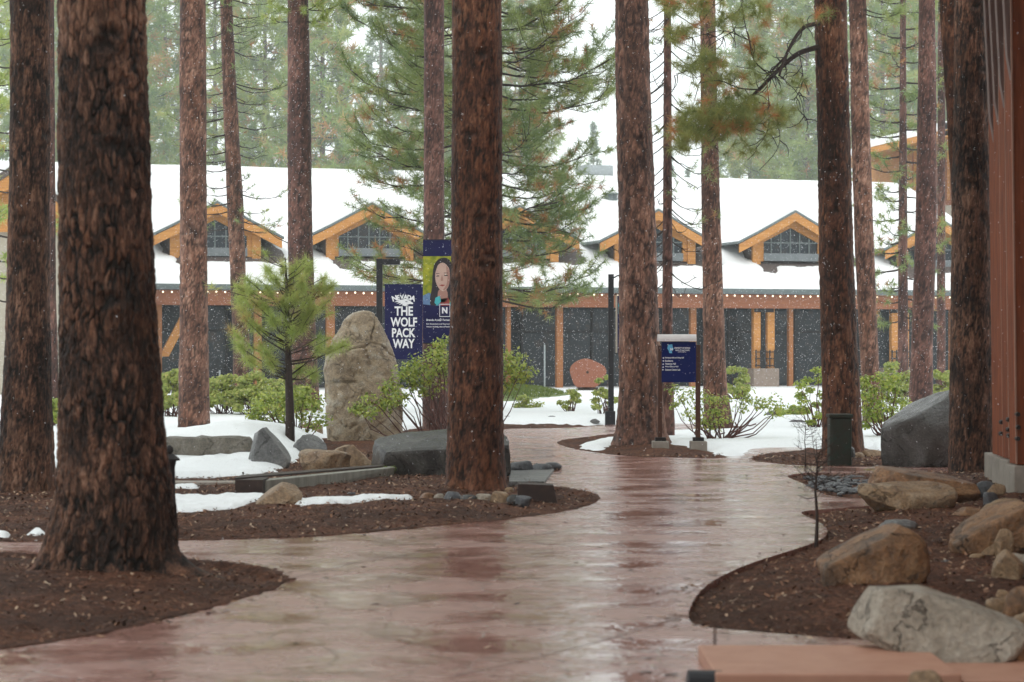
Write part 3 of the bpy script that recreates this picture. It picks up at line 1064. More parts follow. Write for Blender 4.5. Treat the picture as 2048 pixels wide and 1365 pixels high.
# roof ventilators
for px, py in ((775, 351), (1222, 402), (1130, 440)):
    s, t_ = roof_hit(px, py)
    zr = ZE + PITCH * t_
    mb = MB()
    mb.tube([(s, t_, zr), (s, t_, zr + .28)], [.32, .26], 10)
    mb.tube([(s, t_, zr + .28), (s, t_, zr + .36)], [.45, .3], 10)
    mb.build('roof_vent', M['fascia'], lodge)
s, t_ = roof_hit(1205, 352)
MB().box(s - .9, s + .5, RT + .3, RT + 1.6, ZE + PITCH * RT - .6, ZE + PITCH * RT + .62).build('rooftop_unit', M['metal_pale'], lodge)

# string lights under the gutter
sl_ = thing('string_lights', 'string of small warm bulbs hung under the lodge gutter', 'string lights', (BO[0], BO[1], 0), YAW)
wire = MB()
pts = []
bulb_me = None
x = S0 + .2
k = 0
zl = ZE - 0.27
while x < S1:
    pts.append((x, -0.35, zl + .05 + (0.02 if k % 2 else 0)))
    if random.random() > 0.06:
        if bulb_me is None:
            bm = bmesh.new()
            bmesh.ops.create_icosphere(bm, subdivisions=1, radius=0.038)
            bulb_me = bpy.data.meshes.new('bulb')
            bm.to_mesh(bulb_me); bm.free()
            bulb_me.materials.append(M['bulb'])
        bo = bpy.data.objects.new('bulb', bulb_me)
        C.objects.link(bo)
        bo.parent = sl_
        bo.location = (x, -0.35, zl - .02 + random.uniform(-.015, .015))
    x += 0.33
    k += 1
wire.tube(pts, 0.008, 4)
wire.build('wire', M['lamp_black'], sl_)

# left wing of the lodge: beige wall, orange gable
lw = thing('gabled_wing', 'beige walled wing with orange gable glimpsed between the two left trunks', 'building', (0, 0, 0))
d_ = 74.0
xa = P(60, 0, d_).x
hw = 2.6
zt = P(0, 385, d_).z
ze = P(0, 445, d_).z
MB().box(xa - 2.6, P(117, 0, d_).x, d_ + .6, d_ + 8, 0, P(0, 430, d_).z).build('wall', M['beige'], lw)
pr = [(-hw - .4, ze - .1), (0, zt + .9), (hw + .4, ze - .1), (hw + .4, ze - .3), (0, zt + .65), (-hw - .4, ze - .3)]
MB().prism(pr, lambda a, b_: (xa - .6 + a, d_, b_), lambda a, b_: (xa - .6 + a, d_ + 8, b_)).build('roof', M['shingle'], lw)
pr2 = [(p[0], p[1] - .2 if i < 3 else p[1] - .45) for i, p in enumerate(pr)]
MB().prism(pr2, lambda a, b_: (xa - .6 + a, d_ + .05, b_), lambda a, b_: (xa - .6 + a, d_ + .2, b_)).build('bargeboard', M['wood'], lw)
MB().prism([(-hw - .3, ze - .3), (0, zt + .6), (hw + .3, ze - .3)], lambda a, b_: (xa - .6 + a, d_ + .4, b_), lambda a, b_: (xa - .6 + a, d_ + .6, b_)).build('gable_panel', M['wood'], lw)
sn = [(p[0], p[1] + .12) for p in pr[:3]] + [(p[0] * .99, p[1] + .02) for p in reversed(pr[:3])]
MB().prism(sn, lambda a, b_: (xa - .6 + a, d_ + .2, b_), lambda a, b_: (xa - .6 + a, d_ + 8, b_)).build('snow', M['snow_roof'], lw)

# right, behind: taller orange and beige building
rb = thing('tall_hall', 'taller hall with orange siding, beige base and snowy roof behind the lodge on the right', 'building', (0, 0, 0))
d_ = 112.0
A = P(1825, 0, d_).x
B = P(2150, 0, d_).x
zA = P(0, 262, d_).z
MB().box(A, B, d_, d_ + 14, 0, P(0, 402, d_).z).build('wall', M['beige'], rb)
sd_ = MB().box(A, B, d_ + .1, d_ + 14, P(0, 402, d_).z, zA).build('siding', M['wood'], rb)
bt = MB()
nb = 34
for k in range(nb):
    xx = A + (B - A) * k / nb
    bt.box(xx, xx + .06, d_ + .03, d_ + .1, P(0, 402, d_).z, zA)
ob = bt.build('batten', M['beam'], sd_)
ob['kind'] = 'stuff'
MB().box(A - .3, B, d_ - .05, d_ + .0, P(0, 405, d_).z - .15, P(0, 405, d_).z + .1).build('belt_board', M['beam'], rb)
for (xx0, xx1, y0_, y1_) in ((1738, 1990, 296, 236), (1890, 2100, 262, 225)):
    a = P(xx0, y0_, d_ - 3); b_ = P(xx1, y1_, d_ - 3)
    MB().hexa([(a.x, d_ - 3, a.z - .3), (b_.x, d_ - 3, b_.z - .3), (b_.x, d_ + 12, b_.z - .1), (a.x, d_ + 12, a.z - .1),
               (a.x, d_ - 3, a.z), (b_.x, d_ - 3, b_.z), (b_.x, d_ + 12, b_.z + .2), (a.x, d_ + 12, a.z + .2)]).build('roof', M['wood'], rb)
    MB().hexa([(a.x, d_ - 2.9, a.z + .02), (b_.x, d_ - 2.9, b_.z + .02), (b_.x, d_ + 12, b_.z + .22), (a.x, d_ + 12, a.z + .22),
               (a.x, d_ - 2.9, a.z + .4), (b_.x, d_ - 2.9, b_.z + .42), (b_.x, d_ + 12, b_.z + .6), (a.x, d_ + 12, a.z + .6)]).build('snow', M['snow_roof'], rb)

# near right: row of stained timber posts on concrete piers
tp_ = thing('timber_colonnade', 'row of red stained timber posts on concrete piers at the right edge', 'colonnade', (0, 0, 0))
dd_ = [23.4, 24.3, 25.1, 25.8, 26.6]
lx = [2034, 2020, 2008, 1998, 1991]
for i, (d_, x_) in enumerate(zip(dd_, lx)):
    gb = P(x_, 0, d_).x
    zt_ = P(0, 925 - 4 * i if i else 932, d_).z
    MB().box(gb - .03, gb + .55, d_, d_ + .5, -0.1, zt_).build('pier', M['concrete'], tp_, bevel=0.012)
    lean = -0.075
    ztop = 6.6
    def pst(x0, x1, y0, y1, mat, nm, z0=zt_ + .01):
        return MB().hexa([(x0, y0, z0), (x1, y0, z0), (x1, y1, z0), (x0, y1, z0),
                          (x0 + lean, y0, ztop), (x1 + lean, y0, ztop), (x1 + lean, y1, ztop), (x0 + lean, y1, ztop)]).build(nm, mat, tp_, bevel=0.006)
    if i < 4:
        pst(gb + .015, gb + .5, d_ + .05, d_ + .42, M['redwood'], 'post')
        pst(gb - .006, gb + .016, d_ + .03, d_ + .049, M['redwood_edge'], 'pale_edge_strip')  # thin pale strip along the front left corner of the post
    # brace reaching up and out to the left
    z0_ = P(0, [110, 165, 200, 235, 250][i], d_).z
    xb = gb + lean
    if i < 4:
        MB().hexa([(xb - .005, d_ + .1, z0_), (xb + .05, d_ + .1, z0_ - .3), (xb + .05, d_ + .2, z0_ - .3), (xb - .005, d_ + .2, z0_),
                   (xb - .11, d_ + .1, 6.5), (xb + .05, d_ + .1, 6.5), (xb + .05, d_ + .2, 6.5), (xb - .11, d_ + .2, 6.5)]).build('brace', M['brace_grey'], tp_, bevel=0.008)
for (x_, y_) in ((2005, 845), (2019, 840), (2037, 829), (2019, 860), (2020, 872), (2038, 855), (2037, 878), (2004, 868)):
    p = P(x_, y_, 23.38 if x_ > 2026 else (24.28 if x_ > 2010 else 25.08))
    MB().tube([p, p + Vector((0, .08, 0))], [.022, .028], 8).build('bolt', M['bolt'], tp_)
MB().box(3.7, 11.0, -9, 27.4, 6.62, 6.9).build('added_shade_deck', M['redwood'], tp_)  # unseen deck, added overhead to shade the foreground
MB().box(7.2, 11.0, -9, 27.2, -.15, 6.6).build('wall', M['redwood'], tp_)  # unseen wall, added to cut the light coming from the right

# ------------------------------------------------------------------ trees
def bark_trunk(name, prof, mat, parent, nseg=64, dz=0.03, plate=0.06, amp=0.02, seed=1, knots=10, flare=None, zvis=7.5, elong=3.2, buttress=()):
    """prof: list of (z, cx, cy, r) in world coords"""
    prof = sorted(prof)
    zs = [prof[0][0]]
    while zs[-1] < min(zvis, prof[-1][0]): zs.append(zs[-1] + dz)
    while zs[-1] < prof[-1][0]: zs.append(zs[-1] + 0.5)
    zs = np.array(zs)
    pz = np.array([p[0] for p in prof])
    cx = np.interp(zs, pz, [p[1] for p in prof]); cy = np.interp(zs, pz, [p[2] for p in prof]); rr = np.interp(zs, pz, [p[3] for p in prof])
    # gentle wander of the axis
    th = np.linspace(0, 2 * np.pi, nseg, endpoint=False)
    ZZ, TT = np.meshgrid(zs, th, indexing='ij')
    R = np.repeat(rr[:, None], nseg, 1)
    ux, uy = np.cos(TT), np.sin(TT)
    rm = rr.mean()
    Q = np.stack([(ux * R).ravel(), (uy * R).ravel(), ZZ.ravel()], 1)
    low = fbm(Q * np.array([1.6, 1.6, 0.7]) / rm * 0.35, 3, seed + 50).reshape(R.shape)
    R = R * (1 + 0.06 * low)
    if flare:
        fa, fh, lobes = flare
        ph = seed * 1.7
        lob = 0.55 + 0.45 * np.cos(lobes * TT + ph) + 0.25 * np.cos((lobes + 2) * TT + 2 * ph)
        R = R * (1 + fa * np.exp(-(ZZ - 0) / fh) * np.clip(lob, 0, 2))
    for bt_, ba_, bh_, bw_ in buttress:
        da_ = np.angle(np.exp(1j * (TT - bt_)))
        R = R + ba_ * np.exp(-np.clip(ZZ + .02, 0, 9) / bh_) * np.exp(-(da_ / bw_) ** 2)
    Qz = Q / plate * np.array([.45, .45, .2])
    Qw = Q + plate * np.array([1.1, 1.1, 2.6]) * np.stack([fbm(Qz, 4, seed + 7), fbm(Qz + 9, 4, seed + 8), fbm(Qz + 5, 4, seed + 9)], 1)
    F1, F2, cid = worley(Qw / np.array([plate, plate, plate * elong]), seed)
    edge = np.clip((F2 - F1 - .05) / .27, 0, 1)
    edge = edge * edge * (3 - 2 * edge)
    gm = np.clip(0.45 + 1.9 * fbm(Q / plate * np.array([.55, .55, .3]) + 3, 3, seed + 61), 0, 1)
    edge = edge + (1 - edge) * gm * .62
    F1b, F2b, cidb = worley(Qw / np.array([plate, plate, plate * elong]) * 2.3 + 4, seed + 20)
    edge2 = np.clip((F2b - F1b) * 3.0, 0, 1)
    patch = np.clip(fbm(Q * 1.4 / max(rm, .2) * .3, 3, seed + 31) * 1.5 + 0.5, 0, 1)
    relief = (edge ** 0.35) * (0.75 + 0.45 * cid) + 0.4 * edge2 ** .6 + 0.8 * fbm(Q / plate * np.array([1.5, 1.5, .5]), 4, seed + 3)
    R = R + amp * (relief.reshape(R.shape) - 0.9)
    furrow = np.clip(edge * 0.8 + edge2 * 0.25 - 0.1 + 0.2 * (patch - .5) + 0.45 * fbm(Q / plate * np.array([1.2, 1.2, .3]) + 8, 3, seed + 71), 0, 1)
    plc = np.clip(0.5 * cid ** 1.5 + 0.3 * cidb ** 1.5 + 0.4 * (patch - .5) + .12, 0, 1)
    # branch scars
    rk = np.random.default_rng(seed + 99)
    for _ in range(knots):
        kz = rk.uniform(1.6, min(zvis, prof[-1][0])); kt = rk.uniform(0, 2 * np.pi)
        if rk.random() < .6: kt = -math.pi / 2 + rk.normal(0, .7)
        dk = np.sqrt(((np.angle(np.exp(1j * (TT - kt)))) * rm / 0.07) ** 2 + ((ZZ - kz) / 0.045) ** 2)
        g = np.exp(-dk ** 2)
        R = R - 0.022 * g + 0.008 * np.exp(-((dk - 1.6) / .5) ** 2)
        furrow = furrow * (1 - 0.85 * g.ravel())
    X = cx[:, None] + ux * R
    Y = cy[:, None] + uy * R
    V = np.stack([X, Y, ZZ], -1).reshape(-1, 3)
    nr = len(zs)
    idx = np.arange(nr * nseg).reshape(nr, nseg)
    nxt = np.roll(idx, -1, 1)
    q = np.stack([idx[:-1], nxt[:-1], nxt[1:], idx[1:]], -1).reshape(-1, 4)
    return mesh_np(name, V, q, mat, parent, attrs={'plate': plc, 'furrow': furrow}, smooth=True)


def needles(pos, dirs, k, length, width, spread, tint, rng, droop=0.1):
    n = len(pos)
    Pp = np.repeat(pos, k, 0)
    D = np.repeat(dirs, k, 0)
    d = D * (1 - spread) + rng.normal(0, 0.62, (n * k, 3)) * spread * 1.6
    d[:, 2] -= droop
    d /= np.linalg.norm(d, axis=1)[:, None] + 1e-9
    L = length * rng.uniform(0.7, 1.15, n * k)[:, None]
    base = Pp + D * rng.uniform(-0.35, 0.35, (n * k, 1)) * length
    sd = np.cross(d, rng.normal(0, 1, (n * k, 3)))
    sd /= np.linalg.norm(sd, axis=1)[:, None] + 1e-9
    tip = base + d * L
    V = np.stack([base - sd * width / 2, base + sd * width / 2, tip], 1).reshape(-1, 3)
    ti = np.clip(np.repeat(tint, k) + rng.normal(0, 0.05, n * k), 0, 1)
    return V, np.arange(3 * n * k).reshape(-1, 3), np.repeat(ti, 3)


def tubes_np(segs, n=4):
    """segs: list of (pts (m,3), radii)"""
    mb = MB()
    for pts, rad in segs: mb.tube(pts, rad, n, cap=False)
    return mb


def limb_system(rng, start, azim, L, rise, sag, r0, density=5.0, sub=0.35, tuft_every=0.25, bare_frac=0.35, levels=2, wig=0.06, elev_up=0.5):
    """one limb with side twigs -> (segs, tuft positions, tuft dirs)"""
    segs, tp, td = [], [], []
    m = 7
    ca, sa = math.cos(azim), math.sin(azim)
    pts = []
    for i in range(m):
        u = i / (m - 1)
        z = L * (rise * u - sag * 4 * u * (1 - u) * .5 + elev_up * .35 * u ** 3)
        j = rng.normal(0, wig * L * .3, 3) * u
        pts.append(np.array([start[0] + ca * L * u, start[1] + sa * L * u, start[2] + z]) + j)
    pts = np.array(pts)
    segs.append((pts, [max(r0 * (1 - .8 * i / (m - 1)), .006) for i in range(m)]))
    nsub = max(2, int(L * density))
    for k in range(nsub):
        u = bare_frac + (1 - bare_frac) * (k + rng.random()) / nsub
        i = min(int(u * (m - 1)), m - 2)
        f = u * (m - 1) - i
        p = pts[i] * (1 - f) + pts[i + 1] * f
        d = pts[i + 1] - pts[i]
        d /= np.linalg.norm(d) + 1e-9
        a = rng.choice([-1, 1]) * rng.uniform(.5, 1.15)
        dd = np.array([d[0] * math.cos(a) - d[1] * math.sin(a), d[0] * math.sin(a) + d[1] * math.cos(a), d[2] + rng.uniform(-.35, .45)])
        dd /= np.linalg.norm(dd)
        l2 = L * sub * (1.15 - .75 * u) * rng.uniform(.5, 1.2)
        q1 = p + dd * l2 * .5 + np.array([0, 0, -.05 * l2])
        q2 = p + dd * l2 + np.array([0, 0, .12 * l2])
        segs.append((np.array([p, q1, q2]), [max(r0 * .3, .007), max(r0 * .22, .005), .004]))
        nt_ = max(1, int(l2 / tuft_every))
        for j in range(nt_):
            g = 1 - j / max(nt_, 1) * .75
            pp = p + (q2 - p) * g + rng.normal(0, .03, 3)
            tp.append(pp)
            e = dd + np.array([0, 0, .35]) + rng.normal(0, .25, 3)
            td.append(e / np.linalg.norm(e))
    tp.append(pts[-1]); e = pts[-1] - pts[-2] + np.array([0, 0, .05]); td.append(e / np.linalg.norm(e))
    return segs, tp, td


def crown(rng, z0, z1, radius, nlimb, shape, **kw):
    segs, tp, td = [], [], []
    rise = kw.pop('rise', 0.0)
    r0 = kw.pop('r0', .03)
    az = kw.pop('az', None)
    for k in range(nlimb):
        u = (k + rng.random()) / nlimb
        z = z0 + (z1 - z0) * u
        L = radius * shape(u) * rng.uniform(.6, 1.12)
        a = rng.uniform(*az) if az else k * 2.4 + rng.uniform(-.5, .5)
        s, t1, t2 = limb_system(rng, (0, 0, z), a, L, rise + (.35 * u), .12, r0 * (.5 + L / radius * .5), **kw)
        segs += s; tp += t1; td += t2
    return segs, np.array(tp), np.array(td)


def tuft_tint(rng, tp, rust=0.14):
    base = 0.38 + 0.28 * fbm(np.asarray(tp) * 0.7, 2, 3) + rng.normal(0, .12, len(tp))
    base = np.clip(base, 0, .78)
    r_ = rng.random(len(tp))
    pat = fbm(np.asarray(tp) * 0.55 + 31, 2, 9)
    return np.where(r_ + pat * 0.25 < rust, rng.uniform(.85, 1, len(tp)), base)


# overhead crowns (above the frame; they shade the ground and colour the reflections)
over = []
for sd_i in range(2):
    rg = np.random.default_rng(100 + sd_i)
    segs, tp, td = crown(rg, 0, 11, 3.0, 56, lambda u: (1 - u) ** .6 * (.6 + .4 * min(1, u * 6)), density=3.0, sub=.42, tuft_every=.5, bare_frac=.25, rise=-.05)
    V, Fn, ti = needles(tp, td, 18, .36, .06, .62, tuft_tint(rg, tp, .1), rg)
    me_n = mesh_np('crown', V, Fn, M['needle'], attrs={'tint': ti}, link=False)
    bb_ = tubes_np(segs[:36 * 40], 3)
    ob = bb_.build('limbs', M['branch'])
    me_l = ob.data
    bpy.data.objects.remove(ob)
    over.append((me_n, me_l))

TREES = []


def px_tree(cpx, base_y, d, wpts, label, mat, seed, top=22.0, nseg=64, dz=.035, plate=.055, amp=.016, flare=(.5, .18, 5), knots=9, over_crown=True, cz=10.5, elong=3.2, cscale=1.0, zvis=None, group='pine trees around the path', buttress=()):
    """wpts: list of (py, left px, right px)"""
    prof = []
    for py, a, b_ in sorted(wpts, reverse=True):
        z = H + (HY - py) / F * d
        cx_ = ((a + b_) / 2 - 1024) / F * d
        r_ = (b_ - a) / 2 / F * d
        prof.append((z, cx_, d, r_))
    prof.sort()
    b0 = prof[0]
    prof.insert(0, (-0.15, b0[1], b0[2], b0[3]))
    zl, xl, yl, rl = prof[-1]
    z2, x2, _, r2 = prof[-2]
    sx = (xl - x2) / max(zl - z2, .1)
    prof.append((cz, xl + sx * (cz - zl), d, rl * .88))
    prof.append((top, xl + sx * (cz - zl), d, rl * .25))
    root = thing('pine_tree', label, 'tree', (b0[1], d, 0), 0, group)
    o = bark_trunk('trunk', [(z, x_ - b0[1], 0, r_) for z, x_, y_, r_ in prof], mat, root, nseg, dz, plate, amp, seed, knots, flare, zvis or (H + (HY + 10) / F * d + .3), elong, buttress)
    if over_crown:
        nm, lm = over[seed % 2]
        for nme, mm in (('crown', nm), ('limbs', lm)):
            c_ = bpy.data.objects.new(nme, mm)
            C.objects.link(c_)
            c_.parent = root
            c_.location = (xl + sx * (cz - zl) - b0[1], 0, cz)
            c_.scale = (cscale,) * 3
            c_.rotation_euler = (0, 0, seed * 1.3)
            if nme == 'crown': c_['kind'] = 'stuff'
    TREES.append(root)
    return root


t2 = px_tree(205, 1150, 16.0, [(1140, 108, 352), (1060, 104, 352), (1000, 114, 346), (900, 120, 331), (800, 119, 323), (600, 120, 310), (400, 119, 300), (200, 120, 294), (0, 120, 289)],
             'thickest dark trunk with flaking bark plates, at the left in front of the path', M['bark_dark'], 1, nseg=290, dz=.0115, plate=.05, amp=.02, flare=(.2, .18, 5), knots=9, zvis=4.3, elong=3.3, cz=9, buttress=((-.35, .34, .085, .2), (-2.75, .13, .2, .25), (-1.2, .12, .1, .2), (-2.0, .09, .08, .2)))
t7 = px_tree(950, 985, 25.0, [(985, 893, 1012), (900, 894, 1007), (750, 898, 1006), (500, 903, 1005), (250, 904, 1004), (0, 904, 1003)],
             'thick dark brown trunk ringed with flat stones in the centre', M['bark_mid'], 2, nseg=120, dz=.022, plate=.032, amp=.012, flare=(.3, .14, 6), knots=16, zvis=5.8, elong=6)
t1 = px_tree(60, 1000, 24.5, [(1000, -4, 108), (900, 0, 108), (750, 8, 102), (600, 14, 98), (400, 19, 98), (200, 21, 99), (0, 22, 100)],
             'very dark trunk near the left frame edge, left of the thickest trunk', M['bark_dark'], 3, nseg=110, dz=.024, plate=.034, amp=.012, flare=(.2, .15, 5), knots=6, zvis=5.8, elong=6)
t3 = px_tree(388, 865, 42.5, [(868, 356, 420), (700, 359, 416), (500, 360, 414), (200, 360, 412), (0, 360, 411)],
             'straight reddish trunk rising from the snow bank right of the thickest trunk', M['bark_red'], 4, nseg=64, dz=.04, plate=.05, amp=.010, flare=(.1, .1, 5), knots=12, top=24)
t4 = px_tree(480, 790, 60, [(790, 466, 502), (700, 466, 500), (560, 461, 492), (400, 454, 486), (200, 446, 474), (0, 440, 464)],
             'slim leaning reddish trunk with thin dark branches, by the first dormer', M['bark_red'], 5, nseg=40, dz=.06, plate=.06, amp=.010, flare=(.1, .1, 5), knots=6, top=22, cz=14)
t5 = px_tree(605, 810, 55, [(810, 588, 640), (700, 580, 632), (500, 576, 626), (200, 575, 621), (0, 575, 617)],
             'purplish brown trunk behind the young pine', M['bark_grey'], 6, nseg=50, dz=.05, plate=.055, amp=.010, flare=(.1, .1, 5), knots=10, top=24, cz=13)
t6 = px_tree(868, 865, 43.5, [(868, 845, 899), (700, 845, 893), (400, 848, 888), (200, 848, 888), (0, 848, 888)],
             'straight greyish trunk behind the portrait banner, left of the central trunk', M['bark_grey'], 7, nseg=56, dz=.045, plate=.045, amp=.009, flare=(.12, .1, 5), knots=12, top=24, cz=12)
t8 = px_tree(1280, 890, 36.5, [(890, 1229, 1340), (860, 1233, 1330), (780, 1238, 1322), (650, 1239, 1316), (450, 1238, 1311), (200, 1233, 1300), (0, 1230, 1296)],
             'stout red-brown trunk just left of the blue directory sign', M['bark_red'], 8, nseg=100, dz=.026, plate=.06, amp=.018, flare=(.14, .18, 6), elong=4, knots=12, zvis=7.6)
t9 = px_tree(1334, 880, 38.5, [(880, 1320, 1350), (700, 1324, 1346), (400, 1326, 1344), (200, 1327, 1343), (0, 1328, 1342)],
             'thinnest trunk, behind the blue directory sign, with sparse drooping twigs', M['bark_grey'], 9, nseg=24, dz=.05, plate=.04, amp=.005, flare=(.1, .1, 5), knots=4, top=13, over_crown=False, cz=9)
t10 = px_tree(1435, 855, 45, [(857, 1410, 1467), (780, 1407, 1454), (600, 1406, 1446), (400, 1403, 1440), (200, 1402, 1434), (0, 1400, 1430)],
              'slender reddish trunk with manzanita at its foot, right of the blue sign', M['bark_red'], 10, nseg=56, dz=.045, plate=.045, amp=.009, flare=(.14, .12, 5), knots=8, top=22, cz=12)
t11 = px_tree(1685, 905, 33, [(905, 1648, 1727), (850, 1646, 1722), (700, 1643, 1714), (450, 1638, 1704), (200, 1634, 1698), (0, 1629, 1692)],
              'dark red-brown trunk with green utility box at its foot and big dark boughs', M['bark_mid'], 11, nseg=96, dz=.026, plate=.045, amp=.014, flare=(.2, .16, 5), knots=10, zvis=7, elong=5)
t12 = px_tree(1745, 850, 46, [(885, 1726, 1768), (740, 1722, 1758), (450, 1708, 1746), (200, 1702, 1738), (0, 1698, 1732)],
              'leaning reddish trunk directly behind the one with dark boughs', M['bark_red'], 12, nseg=48, dz=.05, plate=.045, amp=.008, flare=(.15, .12, 5), knots=8, top=22, cz=12)
t13 = px_tree(1848, 815, 50, [(830, 1816, 1866), (700, 1822, 1865), (450, 1831, 1873), (200, 1836, 1872), (0, 1838, 1870)],
              'speckled grey-brown trunk behind the big grey boulder', M['bark_grey'], 13, nseg=56, dz=.045, plate=.05, amp=.010, flare=(.12, .1, 5), knots=8, top=24, cz=13)
t13b = px_tree(1882, 780, 72, [(790, 1873, 1891), (0, 1876, 1890)],
               'faint thin trunk seen between the speckled trunk and the right dark trunk', M['bark_grey'], 14, nseg=24, dz=.1, plate=.06, amp=.006, flare=None, knots=0, top=26, cz=16)
t14 = px_tree(1940, 945, 29, [(945, 1898, 1990), (850, 1900, 1988), (600, 1903, 1984), (400, 1905, 1982), (200, 1908, 1978), (0, 1910, 1974)],
              'broad near-black trunk beside the timber posts on the right', M['bark_dark'], 15, nseg=110, dz=.026, plate=.036, amp=.012, flare=(.1, .15, 5), knots=10, zvis=6.6, elong=6)
t14b = px_tree(1900, 800, 31.5, [(930, 1916, 1960), (600, 1912, 1955), (380, 1903, 1948), (200, 1892, 1938), (0, 1879, 1924)],
               'leaning orange-brown trunk merging behind the near-black one on the right', M['bark_mid'], 16, nseg=64, dz=.04, plate=.045, amp=.009, flare=None, knots=6, top=20)
t15 = px_tree(105, 830, 50, [(832, 92, 120), (600, 90, 112), (0, 88, 108)],
              'distant reddish trunk in the gap between the two left trunks', M['bark_grey'], 17, nseg=32, dz=.08, plate=.05, amp=.007, flare=None, knots=0, top=22, cz=14)
t16 = px_tree(165, 980, 26.0, [(975, 108, 205), (900, 130, 200), (600, 150, 210), (0, 160, 220)],
              'black trunk mostly hidden behind the thickest trunk', M['bark_dark'], 18, nseg=48, dz=.06, plate=.045, amp=.010, flare=(.2, .2, 5), knots=0)


for i, (x_, y_) in enumerate(((-6.6, 10.5), (-8.5, 15), (-5.5, -2), (2.2, -4), (-1.5, -8), (-9.5, 22), (-12, 29), (-3.4, 1.2))):  # unseen pines, added so their crowns darken the foreground
    root = thing('pine_tree', 'unseen pine added beside or behind the viewpoint to shade the foreground', 'tree', (x_, y_, 0), 0, 'added shade pines around the viewpoint')
    MB().tube([(0, 0, -.2), (0, 0, 6), (0, 0, 20)], [.34, .28, .08], 14).build('trunk', M['bark_dark'], root, smooth=True)
    for nme, mm in zip(('crown', 'limbs'), over[i % 2]):
        c_ = bpy.data.objects.new(nme, mm)
        C.objects.link(c_)
        c_.parent = root
        c_.location = (0, 0, 7.5)
        c_.scale = (1.25,) * 3
        c_.rotation_euler = (0, 0, i * 2.1)
        if nme == 'crown': c_['kind'] = 'stuff'


def add_foliage(root, segs, tp, td, k, length, width, spread, mat, rng, rust=.14, droop=.1, tint=None, nsides=4, names=('branches', 'needles')):
    bo = tubes_np(segs, nsides).build(names[0], M['branch'], root)
    V, Fn, ti = needles(tp, td, k, length, width, spread, tuft_tint(rng, tp, rust) if tint is None else tint, rng, droop)
    no = mesh_np(names[1], V, Fn, mat, root, attrs={'tint': ti})
    no['kind'] = 'stuff'
    return bo, no


# T4: thin dark branches with sparse tufts
rg = np.random.default_rng(5)
segs, tps, tds = [], [], []
d_ = 60
for py in list(range(-40, 460, 17)):
    cx_ = np.interp(py, [0, 200, 400, 560], [452, 460, 470, 476])
    p = P(cx_, py, d_)
    for q in range(2):
        a = rg.uniform(0, 6.28)
        s, a1, a2 = limb_system(rg, (p.x - t4.location.x, 0, p.z), a, rg.uniform(.8, 1.75), -.12, .15, .02, density=3.6, sub=.4, tuft_every=.3, bare_frac=.3, elev_up=.3)
        segs += s; tps += a1; tds += a2
tps, tds = np.array(tps), np.array(tds)
kk = rg.random(len(tps)) < .8
add_foliage(t4, segs, tps[kk], tds[kk], 20, .17, .013, .6, M['needle'], rg, .04)

# T5: olive foliage near the top of the frame
rg = np.random.default_rng(6)
segs, tps, tds = [], [], []
for py in (-60, -35, -10, 15, 40):
    p = P(600, py, 55)
    for q in range(3):
        a = rg.uniform(math.pi, 2 * math.pi)
        s, a1, a2 = limb_system(rg, (p.x - t5.location.x, 0, p.z), a, rg.uniform(.5, 1.0), -.15, .1, .02, density=8, sub=.5, tuft_every=.14, bare_frac=.3)
        segs += s; tps += a1; tds += a2
add_foliage(t5, segs, np.array(tps), np.array(tds), 40, .18, .012, .6, M['needle_young'], rg, .02)

# T9: whippy twigs, small pale tufts
rg = np.random.default_rng(9)
segs, tps, tds = [], [], []
for py in range(-30, 560, 21):
    p = P(1335, py, 38.5)
    for q in range(2):
        a = rg.choice([0, math.pi]) + rg.normal(0, .7)
        L = rg.uniform(.5, 1.0)
        s, a1, a2 = limb_system(rg, (p.x - t9.location.x, 0, p.z), a, L, -.55, .25, .011, density=4, sub=.4, tuft_every=.5, bare_frac=.35, wig=.12, elev_up=.9)
        segs += s
        if py < 420 and rg.random() < .75:
            tps += a1; tds += a2
add_foliage(t9, segs, np.array(tps), np.array(tds), 22, .14, .007, .6, M['needle'], rg, .05)

# T11: two heavy dark boughs sweeping left and drooping foliage
rg = np.random.default_rng(11)
segs, tps, tds = [], [], []
d_ = 33


def L11(px, py, dy=0.0):
    p = P(px, py, d_ - .3 + dy)
    return np.array([p.x - t11.location.x, dy - .2, p.z])


boughs = [([(1640, 46), (1612, 52), (1590, 78), (1570, 118), (1560, 150)], .06),
          ([(1640, 92), (1600, 105), (1570, 128), (1545, 152), (1520, 178), (1490, 205), (1460, 232)], .07),
          ([(1575, 110), (1550, 135), (1535, 150)], .035), ([(1520, 178), (1480, 175), (1440, 160), (1400, 165)], .02),
          ([(1545, 152), (1510, 120), (1500, 80), (1490, 40), (1480, -20)], .018), ([(1490, 205), (1440, 220), (1390, 235), (1350, 262)], .02),
          ([(1460, 232), (1440, 260), (1425, 285)], .015), ([(1535, 160), (1540, 220), (1535, 265), (1510, 300)], .012),
          ([(1470, 60), (1420, 90), (1380, 135), (1350, 150)], .012), ([(1500, 80), (1450, 60), (1400, 70), (1345, 85)], .011), ([(1480, -20), (1430, 10), (1400, 50)], .012),
          ([(1560, 150), (1600, 190), (1612, 240)], .011), ([(1535, 220), (1560, 260), (1555, 300), (1520, 340)], .008), ([(1600, 105), (1608, 160), (1590, 200)], .01)]
for pts, r_ in boughs:
    sm = smooth_line(pts, 4, False)
    dy = np.linspace(0, rg.uniform(-.8, .5), len(sm))
    P3 = np.array([L11(a[0], a[1], y_) for a, y_ in zip(sm, dy)])
    segs.append((P3, list(np.linspace(r_ * .62, max(r_ * .3, .005), len(sm)))))
